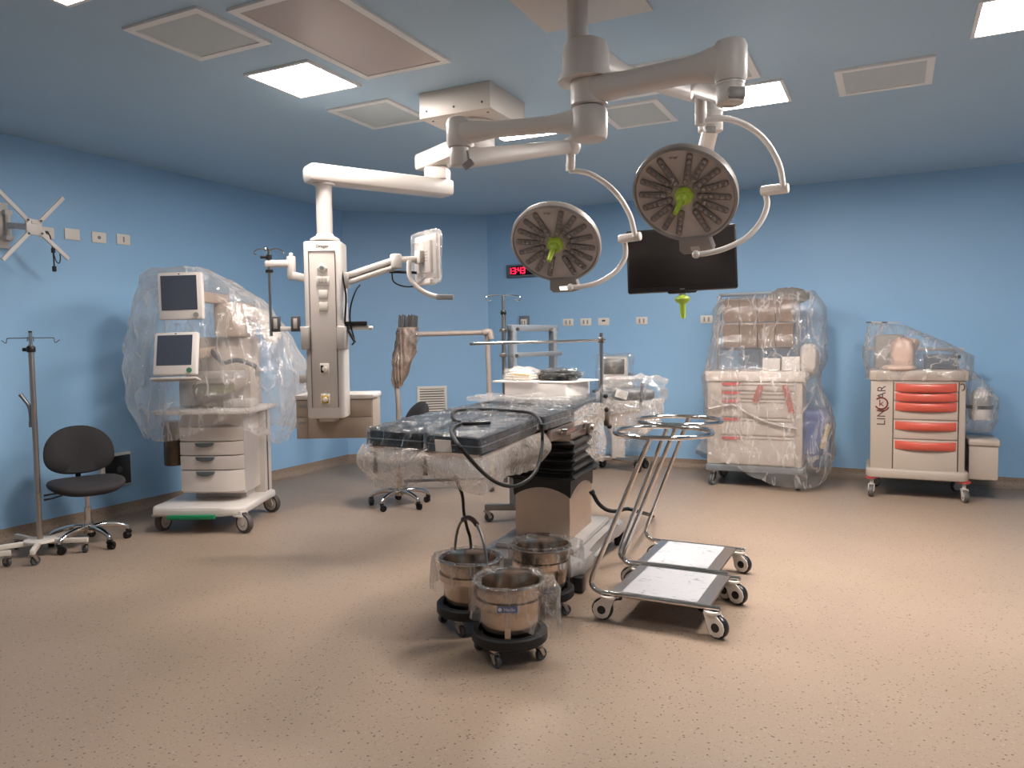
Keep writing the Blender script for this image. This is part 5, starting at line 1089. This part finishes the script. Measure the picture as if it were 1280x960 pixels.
mb = MB(); mb.tube([D8(604, 416, 7.97), D8(612, 414.5, 7.97), D8(614, 424, 7.97)], .034, 12, smooth=3); obj('corner_wrap', mb, M_WRAPB, **W)
L_, R_ = V((b.x, b.y, .04)), V((a2.x, a2.y, .04))
for q in (L_, R_): mb = MB(); dd = V((CF.x, CF.y, 0)).normalized(); mb.beam(q - dd * .25, q + dd * .2, .05, .04, bevel=.006); obj('foot_bar', mb, M_STEELD, **W)
mb = MB(); mb.beam(L_ + V((0, 0, .06)), R_ + V((0, 0, .06)), .03, .03, bevel=.004); obj('floor_bar', mb, M_STEELD, **W)
# tapering wrapped bundle and the rod ends that stick out of it
rg = []
for x0, x1, y0, y1, dp in ((497, 524, 409, 409, .09), (496, 521, 420, 418, .1), (494, 516, 445, 444, .095), (492, 510, 465, 463, .08), (491, 507, 474, 470, .07), (493, 501, 484, 484, .03)):
    l, r = D8(x0, y0), D8(x1, y1); c = (l + r) / 2; hx = (r - l) / 2; hy = V((CF.x, CF.y, 0)) * dp
    rg.append([c + hx * math.cos(2 * PI * i / 20) + hy * math.sin(2 * PI * i / 20) for i in range(20)])
mb = sheet(rg, 60, 6, .03, 5, 4, top=True); obj('rod_bundle', mb, mat('brown wrapped bundle', '#857468', .28, var=.3, scale=18, bump=.8, bscale=28), sharp=None, **W)
mb = crumple(MB().box(D8(518, 421, 7.9), (.1, .1, .14), rot=(0, .5, 0), bevel=.03), 4, .012, 14); obj('film_knot', mb, FILM_CLEAR, sharp=None, **W)
random.seed(3)
for k in range(11):
    x = 500 + k * 2.2; y = 393 + random.random() * 3; mb = MB(); d_ = random.uniform(-.05, .05); mb.cyl(D8(x - 1.5, 412, 8 + d_), D8(x + random.uniform(-1, .5), y, 8 + d_), .009, n=10); obj('rod', mb, mat('dark rod', '#4b443f', .45), **W)

# ================================================================== monitor trolley by the back wall
mt = thing('monitor_trolley', 'small white wrapped monitor on a roll stand behind the operating table', 'monitor trolley', V((onz(775, 583).x, onz(775, 583).y, 0))); W = world_root(mt); o0 = mt.location.copy()
def D9(x, y, d=8.85): return dep(x, y, d)
mc_ = onz(775, 588)
for ox, oy in ((-.33, .05), (-.2, .22), (.16, -.2), (.3, .1)): q = mc_ + CR * ox + V((CF.x, CF.y, 0)) * oy; q.z = 0; castor(mt, q.x - o0.x, q.y - o0.y, .05, .04, 1.2, .13, 'disc', M_BLACK, M_DGREY, M_BLKPL)
mb = MB(); A_, B_, C_, D_ = [mc_ + CR * ox + V((CF.x, CF.y, 0)) * oy + V((0, 0, .14)) for ox, oy in ((-.33, .05), (-.2, .22), (.16, -.2), (.3, .1))]; mb.beam(A_, D_, .06, .045, bevel=.008); mb.beam(B_, C_, .06, .045, bevel=.008); obj('base', mb, M_STEEL, **W)
mb = MB(); c = (A_ + B_ + C_ + D_) / 4; mb.beam(c, c + V((0, 0, .85)), .16, .1, bevel=.02, up=CF); obj('post', mb, M_WHITE, **W)
mf = Matrix((CR, CF, -CD)).transposed(); mb = MB(); mb.box(D9(768, 461), (.30, .12, .29), rot=mf, bevel=.025); obj('monitor_case', mb, M_WHITE, **W)
mb = MB(); mb.box(D9(767.5, 458, 8.785), (.24, .01, .18), rot=mf, bevel=.003); obj('screen', mb, mat('crumpled dark screen film', '#4a4542', .2, var=.5, scale=22), **W)
mb = MB(); mb.box(D9(771, 472, 8.78), (.14, .012, .035), rot=mf, bevel=.004); obj('red_panel', mb, mat('red and white panel', '#c98d80', .5, var=.4, scale=30), **W)
for px, py, w, h, m_ in ((769, 480, .36, .1, M_GREYP), (764, 490, .42, .05, M_DGREY), (779, 498, .3, .1, M_LGREY)): mb = MB(); mb.box(D9(px, py), (w, .3, h), rot=mf, bevel=.015); obj('device', mb, m_, **W)
mb = MB(); mb.beam(D9(786, 466), D9(787, 492), .04, .04, bevel=.006); mb.box(D9(787, 470), (.1, .05, .03), rot=mf); obj('side_handle', mb, M_ALU, **W)
mb = crumple(MB().box(D9(768, 472), (.42, .34, .56), rot=mf, bevel=.04), 6, .035, 6); obj('film', mb, FILM_CLEAR, sharp=None, **W)
rr = [[c + V((math.cos(2 * PI * i / 12) * r * 1.1, math.sin(2 * PI * i / 12) * r, z)) for i in range(12)] for z, r in ((1.0, .12), (.7, .2), (.4, .28), (.12, .32))]
obj('film', sheet(rr, 60, 5, .03, 3, 2, top=False), FILM_CLEAR, sharp=None, **W)

# ================================================================== cream drawer cart wrapped in film
WC = Fr((-1.27, 8.40), 2.0); yf = -.30
wc = thing('wrapped_cart', 'cream drawer cart with tan storage bins on top, wrapped in clear film', 'medical cart', (WC.o.x, WC.o.y, 0), math.radians(2))
w_ = lambda x, y, Y=yf: WC.ony(x, y, Y)
xl, xr_ = w_(884, 520).x, w_(1003, 530).x; zb, zt = w_(940, 582).z, w_(940, 477).z; zw = w_(940, 464).z
M_CRM = mat('cream cart enamel', '#bdb0a4', .42, var=.03); M_CRM2 = mat('cream cart drawer', '#c6bab0', .4, var=.02); M_REDT = mat('red drawer tab', '#c4443f', .45)
mb = MB(); mb.box2((xl, yf, zb), (xr_, .3, zt), bevel=.01); obj('cabinet', mb, M_CRM, wc)
mb = MB(); mb.box2((xl - .02, yf - .03, zt), (xr_ + .03, .33, zw), bevel=.015); obj('worktop', mb, M_CRM, wc)
mb = MB(); mb.box2((xl - .01, yf - .02, zb - .07), (xr_ + .02, .32, zb), bevel=.012); obj('base', mb, M_ALU, wc)
xd0, xd1 = w_(902, 530).x, w_(994, 530).x
for ya, yb_, ty in ((478, 488.5, 480), (489.5, 498.5, 491), (499.5, 521.5, 501.5), (522.5, 544, 524.5), (545, 580.5, 548)):
    z1_, z0 = w_(940, ya).z, w_(940, yb_).z; mb = MB(); mb.box2((xd0, yf - .018, z0 + .003), (xd1, yf + .01, z1_ - .003), bevel=.006); dr = obj('drawer', mb, M_CRM2, wc)
    mb = MB(); mb.box2((xd0 + .012, yf - .032, z1_ - .026), (xd1 - .012, yf - .016, z1_ - .008), bevel=.005); obj('drawer_pull', mb, M_CRM, dr)
    mb = MB(); zt2 = w_(940, ty).z; mb.prism([(xd0 + .01, zt2 + .014), (xd0 + .2, zt2 + .014), (xd0 + .16, zt2 - .014), (xd0 + .01, zt2 - .014)], yf - .036, yf - .03, M=Matrix(((1, 0, 0, 0), (0, 0, 1, 0), (0, 1, 0, 0), (0, 0, 0, 1)))); obj('red_tab', mb, M_REDT, dr)
for x, y, a in ((xl + .06, yf + .06, -1.9), (xr_ - .06, yf + .06, -1.2), (xl + .06, .24, 1), (xr_ - .06, .24, .6)): castor(wc, x, y, .062, .035, a, zb - .065, 'disc', M_DGREY, M_GREYP, M_STEEL)
# bins on a rear frame
yb2 = .08; bz = lambda x, y: WC.ony(x, y, yb2)
M_TAN = mat('tan storage bin', '#8d7564', .35, var=.08)
x0, x1 = bz(903, 400).x, bz(992, 400).x; za, zc_, zd = bz(940, 374).z, bz(940, 404).z, bz(940, 434).z
mb = MB()
for x in (x0 - .05, x1 + .03): mb.beam((x, yb2 + .1, zw), (x, yb2 + .1, za + .05), .05, .04, bevel=.005)
mb.beam((x0 - .05, yb2 + .1, za + .06), (x1 + .03, yb2 + .1, za + .06), .04, .04, bevel=.005); mb.beam((x0 - .05, yb2 + .1, zd - .02), (x1 + .03, yb2 + .1, zd - .02), .04, .03, bevel=.005); obj('bin_frame', mb, M_ALU, wc)
for r, (z1_, z0) in enumerate(((za, zc_ + .012), (zc_ - .004, zd))):
    for k in range(4):
        xa = x0 + (x1 - x0) * k / 4 + .004; xb = x0 + (x1 - x0) * (k + 1) / 4 - .004; mb = MB()
        mb.prism([(yb2 - .03, z1_), (yb2 + .16, z1_), (yb2 + .16, z0), (yb2 + .03, z0)], xa, xb, M=Matrix(((0, 0, 1, 0), (1, 0, 0, 0), (0, 1, 0, 0), (0, 0, 0, 1))), bevel=.006); bn = obj('storage_bin', mb, M_TAN, wc)
        mb = MB(); mb.box2((xa, yb2 - .04, z1_ - .02), (xb, yb2 + .16, z1_ + .006), bevel=.004); obj('bin_lid', mb, M_TAN, bn)
mb = MB(); mb.ball((bz(985, 370).x, yb2 + .1, bz(985, 370).z), (.2, .12, .09), amp=.25, freq=3, seed=4); obj('packed_accessory', mb, mat('grey packed cloth', '#8e857d', .5, var=.2, scale=20), wc)
for xa, xb, ya, yb_ in ((953, 976, 448, 466), (977, 1001, 446, 466)):
    p, q = w_(xa, ya, -.15), w_(xb, yb_, -.15); mb = MB(); mb.box2((p.x, -.15, zw), (q.x - .008, .02, p.z), bevel=.012); obj('white_box', mb, M_WHITE, wc)
mb = MB(); p = w_(1011, 450, -.1); mb.ball((p.x, -.05, p.z), (.09, .12, .16), amp=.15, seed=2, squash=.7); obj('side_canister', mb, M_CRM2, wc)
mb = MB(); p, q = w_(1004, 512, -.12), w_(1036, 570, -.12); M_BLUEB = mat('blue waste bag', '#4b5a8c', .4, var=.15, scale=14)
mb.prism([(p.x, -.2), (q.x, -.16), (q.x + .01, .18), (p.x, .2)], q.z, p.z, bevel=.03); crumple(mb, 4, .012, 9); obj('waste_bag', mb, M_BLUEB, wc, sharp=None)
mb = MB(); p = w_(1032, 545, -.18); mb.box((p.x, -.15, p.z), (.05, .2, .26), rot=(0, .25, 0), bevel=.015); obj('yellow_box', mb, mat('pale yellow box', '#bba680', .5), wc)
for xa, ya, xb, yb_ in ((951, 482, 943, 503), (981, 481, 990, 517)):
    p, q = w_(xa, ya, yf - .05), w_(xb, yb_, yf - .05); mb = MB(); mb.beam(p, q, .002, .055, up=(1, 0, 0)); obj('red_tape', mb, film('red printed tape', .45, '#d3786a', .4, 20), wc)
p, q = w_(897, 508, yf - .055), w_(996, 540, yf - .055); mb = MB(); mb.tube([w_(886, 511, yf - .055), w_(915, 506, yf - .055), w_(935, 517, yf - .055), w_(960, 528, yf - .055), w_(996, 536, yf - .055)], .014, 8, smooth=5); obj('tape_strand', mb, mat('grey printed tape', '#b3aaa3', .4, var=.35, scale=40), wc)
# film: one tall sheet tented over everything, hem sagging to the right
xo0, xo1 = xl - .06, xr_ + .06; xb1 = w_(1040, 540, 0).x
def hem_wc(a): d = math.degrees(a) % 360; return .24 * math.exp(-((d - 205) / 38) ** 2) - .1 * math.exp(-((d - 300) / 30) ** 2) - .08 * math.exp(-((d - 330) / 25) ** 2)
zp = lambda y: w_(950, y, -.1).z
cv = sheet([oval(x0 - .04, x1 + .2, -.05, .26, zp(368), .5, .03), oval(x0 - .1, x1 + .3, -.12, .3, zp(385), .55), oval(x0 - .1, x1 + .3, -.12, .32, zp(425), .55), oval(x0 - .12, x1 + .28, -.3, .36, zp(455), .5), oval(xo0 - .02, xb1 - .14, yf - .07, .38, zp(470), .55), oval(xo0 - .02, xb1 + .02, yf - .08, .38, zp(520), .5), oval(xo0 - .05, xb1 + .04, yf - .09, .38, zp(560), .5), oval(xo0 - .12, xb1 - .05, yf - .1, .36, zp(588), .45)], 150, 5, .032, 3.6, 11, hem_wc)
o = obj('plastic_film', cv, film('wrapping film', .88, '#fbf4ee', .5, 8, .42, .1, .3, crease=.55), None, sharp=None); o.parent = wc

# ================================================================== emergency cart with red drawer handles
CC = Fr((.215, 8.42), 1.5); yf = -.29
cc = thing('emergency_cart', 'grey emergency cart with five red drawer handles by the back wall', 'medical cart', (CC.o.x, CC.o.y, 0), math.radians(1.5)); W = None
c_ = lambda x, y, Y=yf: CC.ony(x, y, Y)
xl, xr_ = c_(1088, 520).x, c_(1207, 530).x; zb, zt, zw = c_(1150, 588).z, c_(1150, 476).z, c_(1150, 463).z
M_CG = mat('warm grey cart', '#a89a8d', .42, var=.03); M_CGD = mat('warm grey drawer', '#ac9e91', .4, var=.02); M_REDH = mat('red drawer handle', '#bd5343', .36, var=.05, coat=.15)
mb = MB(); mb.box2((xl, yf, zb), (xr_, .28, zt), bevel=.012); obj('cabinet', mb, M_CG, cc)
mb = MB(); mb.box2((xl - .015, yf - .02, zt), (xr_ + .02, .3, zw), bevel=.02); obj('worktop', mb, M_CG, cc)
mb = MB(); mb.prism(rrect((xr_ - xl) / 2 + .035, .33, .06, 4, cx=(xl + xr_) / 2, cy=-.01), zb - .085, zb + .005, bevel=.02); obj('base', mb, M_CG, cc)
xd0, xd1 = c_(1117, 530).x, c_(1197, 530).x
RY = Matrix(((1, 0, 0, 0), (0, 0, 1, 0), (0, 1, 0, 0), (0, 0, 0, 1)))
for ya, yb_ in ((477.5, 489), (489.5, 501), (501.5, 525), (525.5, 549.5), (550, 589)):
    z1_, z0 = c_(1157, ya).z, c_(1157, yb_).z; mb = MB(); mb.box2((xd0, yf - .012, z0 + .004), (xd1, yf + .01, z1_ - .004), bevel=.004); dr = obj('drawer', mb, M_CGD, cc)
    hh = .078; zc_ = z1_ - .012; pts = []
    for i in range(11): t = i / 10; pts.append((xd0 + .012 + (xd1 - xd0 - .024) * t, yf - .018 - .045 * math.sin(PI * t) ** .6))
    rings = []
    for f, g_ in ((0, .3), (.06, .85), (.3, 1), (.75, .95), (1, .55)): rings.append([V((x, yf - .012 + (y - yf + .012) * g_, zc_ - hh * f - .008 * math.sin(PI * i / 10))) for i, (x, y) in enumerate(pts)])
    mb.__init__(); mb.loft(rings, closed=False); bk = [[V((p.x, yf - .012, p.z)) for p in r] for r in rings]; mb.loft([rings[0], bk[0]], closed=False); mb.loft([rings[-1], bk[-1]], closed=False); mb.loft([[r[0] for r in rings], [r[0] for r in bk]], closed=False); mb.loft([[r[-1] for r in rings], [r[-1] for r in bk]], closed=False); obj('handle', mb, M_REDH, dr, sharp=50)
mb = MB()
for x in (xd0 - .006, xd1 + .006): mb.box2((x - .004, yf - .003, zb + .0), (x + .004, yf + .01, zt - .01))
obj('drawer_gap', mb, mat('dark drawer gap', '#3c3430', .6), cc)
# lettering on the left panel, reading upwards
RL_ = Matrix.Translation((c_(1103, 520).x, yf - .001, 0)) @ Matrix.Rotation(PI / 2, 4, 'X') @ Matrix.Rotation(PI / 2, 4, 'Z')
M_INK = mat('dark logo print', '#4c3b38', .5)
for s_, y in (('LIN', 521.5), ('AR', 490.5)): mb = MB(); mb.text(s_, .105, Matrix.Translation((c_(1102, 520).x, yf - .0015, c_(1102, y).z)) @ Matrix.Rotation(PI / 2, 4, 'X') @ Matrix.Rotation(PI / 2, 4, 'Z'), .001); obj('lettering', mb, M_INK, cc)
zc_ = c_(1102, 504).z; xc_ = c_(1101.5, 504).x; Tq = Matrix.Translation((xc_, yf - .003, zc_)) @ Matrix.Rotation(PI / 2, 4, 'X'); mb = MB(); mb.tube([Tq @ V((.055 * math.cos(a), .055 * math.sin(a), 0)) for a in [math.radians(d) for d in range(-150, 150, 12)]], .007, 6); mb.tube([Tq @ V((.076 * math.cos(a), .076 * math.sin(a), 0)) for a in [math.radians(d) for d in range(-120, -20, 10)]], .006, 6); mb.text('k', .09, Tq, .002); obj('logo', mb, mat('dark red logo', '#6d2c2c', .5), cc)
mb = MB(); p = c_(1203, 484, yf - .004); mb.tube([p + V((.018 * math.cos(a), 0, .03 * math.sin(a))) for a in [math.radians(d) for d in range(-100, 150, 20)]], .005, 6); obj('number_mark', mb, M_INK, cc)
for x, y, a in ((xl + .02, yf + .02, -1.7), (xr_ + .0, yf + .02, -1.35), (xl + .04, .24, 1), (xr_ - .04, .24, .6)):
    castor(cc, x, y, .058, .04, a, zb - .095, 'disc', mat('grey tyre', '#55504d', .5), M_LGREY, M_LGREY); mb = MB(); mb.cyl((x, y, zb - .1), (x, y, zb - .083), .055, n=20, bevel=.004); obj('castor_ring', mb, M_REDT, cc)
# worktop: rear guard rail, screen box, wrapped suction unit
mb = MB(); zr_ = c_(1200, 437, .2).z
for x in (xl + .06, xr_ - .05): mb.beam((x, .22, zw), (x, .22, zr_), .03, .03, bevel=.004)
mb.beam((xl - .04, .2, zr_ + .02), (xr_ + .02, .2, zr_), .08, .03, bevel=.008); obj('rear_guard', mb, M_LGREY, cc)
p, q = c_(1155, 443, 0), c_(1196, 462, 0); mb = MB(); mb.box2((p.x, -.02, zw), (q.x, .14, p.z), bevel=.012); obj('screen_box', mb, mat('dark blue grey box', '#46525f', .35), cc)
p = c_(1197, 446, -.02); mb = MB(); mb.box((p.x, -.03, p.z), (.05, .06, .035), bevel=.006); mb.cyl((p.x, -.03, zw), (p.x, -.03, p.z), .012, n=10); obj('latch', mb, M_BLKPL, cc)
M_PINK = mat('pinkish wrapped plastic', '#c2a899', .35, var=.12, scale=16)
p = c_(1124, 452, -.26); mb = MB(); mb.ball((p.x, -.2, zw + .02), (.15, .15, .035), n=18, squash=.8); mb.ball((p.x + .03, -.17, c_(1124, 443, -.2).z), (.105, .1, .16), n=20, amp=.12, freq=3, seed=2, squash=.75); mb.beam((p.x + .06, -.15, zw + .1), (p.x + .14, -.1, c_(1140, 428, -.1).z + .03), .08, .1, bevel=.03); obj('suction_unit', mb, M_PINK, cc, sharp=60)
p = c_(1115, 412, .1); mb = MB(); mb.box2((xl + .03, .0, zw), (xl + .3, .2, c_(1110, 418, .1).z), bevel=.03); obj('packed_device', mb, mat('grey packed cloth', '#8e857d', .5, var=.2, scale=20), cc)
for px in (1086, 1106): p = c_(px, 403, .12); mb = MB(); mb.ring((p.x, .12, p.z), .022, .006, n=16, k=6, M=None); bmesh.ops.rotate(mb.bm, cent=p, matrix=Matrix.Rotation(PI / 2, 3, 'X'), verts=mb.bm.verts[:]) if 0 else None; obj('hook_ring', mb, M_DGREY, cc)
p = c_(1087, 402, .12); mb = MB(); mb.beam((p.x, .12, p.z - .005), (c_(1125, 403, .12).x, .12, c_(1125, 403, .12).z - .005), .02, .012, bevel=.003); mb.cyl((p.x + .1, .12, zw), (p.x + .1, .12, p.z), .012, n=10); obj('drip_hook_bar', mb, M_LGREY, cc)
zp = lambda y: c_(1150, y, -.05).z
f0 = lambda x, y: c_(x, y, .05).x
cv = sheet([oval(f0(1086, 403), f0(1135, 403), .0, .26, zp(404), .4, -.02), oval(f0(1082, 420), f0(1180, 420), -.14, .3, zp(424), .4, -.03), oval(f0(1080, 440), f0(1212, 440), -.24, .32, zp(445), .5), oval(xl - .03, xr_ + .05, yf - .05, .32, zp(463), .55), oval(xl - .03, xr_ + .05, yf - .05, .32, zp(474), .6)], 120, 5, .022, 4, 21)
o = obj('plastic_film', cv, film('wrapping film', .84), None, sharp=None); o.parent = cc
# side bottle in its bracket, and the side bin
p = c_(1225, 505, -.05); zz0, zz1 = c_(1225, 524, -.05).z, c_(1225, 484, -.05).z; xb_ = c_(1226, 505, -.05).x
mb = MB(); mb.lathe([(0, zz0), (.085, zz0), (.095, zz0 + .02), (.095, zz0 + .1), (.09, zz0 + .12), (.085, zz0 + .24), (.06, zz0 + .27), (.03, zz1 - .01), (0, zz1)], 28, Matrix.Translation((xb_, -.05, 0))); bt = obj('side_bottle', mb, M_WHITE, cc)
mb = MB(); mb.lathe([(.094, zz0 + .1), (.099, zz0 + .1), (.099, zz0 + .135), (.092, zz0 + .135)], 28, Matrix.Translation((xb_, -.05, 0))); mb.beam((xr_, -.05, zz0 + .117), (xb_ - .09, -.05, zz0 + .117), .03, .03); obj('bottle_strap', mb, M_BLKPL, bt)
mb = MB(); mb.lathe([(.093, zz0 + .14), (.09, zz0 + .225)], 20, Matrix.Translation((xb_, -.05, 0)) @ Matrix.Rotation(-2.3, 4, 'Z'), ang=1.8); obj('bottle_label', mb, M_GREYP, bt)
rr = [[V((xb_ + x_ + r * 1.15 * math.cos(2 * PI * i / 14), -.05 + r * math.sin(2 * PI * i / 14), z)) for i in range(14)] for z, r, x_ in ((zz1 + .16, .02, -.09), (zz1 + .02, .07, -.02), (zz0 + .2, .115, .01), (zz0, .12, 0), (zz0 - .12, .1, -.03))]
o = obj('plastic_film', sheet(rr, 60, 4, .012, 4, 7), film('wrapping film', .84), None, sharp=None); o.parent = cc
p, q, zt3 = c_(1209, 560, -.05), c_(1244, 598, -.05), c_(1225, 547, -.05).z
mb = MB(); mb.prism([(p.x, -.2), (q.x, -.2), (q.x, .18), (p.x, .18)], q.z, zt3 - .05, bevel=.015); sb = obj('side_bin', mb, M_CG, cc); mb = MB(); mb.box2((p.x - .01, -.22, zt3 - .06), (q.x + .015, .2, zt3), bevel=.015); obj('bin_lid', mb, M_CG, sb)
mb = MB(); mb.beam((xr_ + .005, -.15, zb - .04), (xr_ + .005, -.15, zt3), .012, .03); obj('bin_bracket', mb, M_BLKPL, cc)
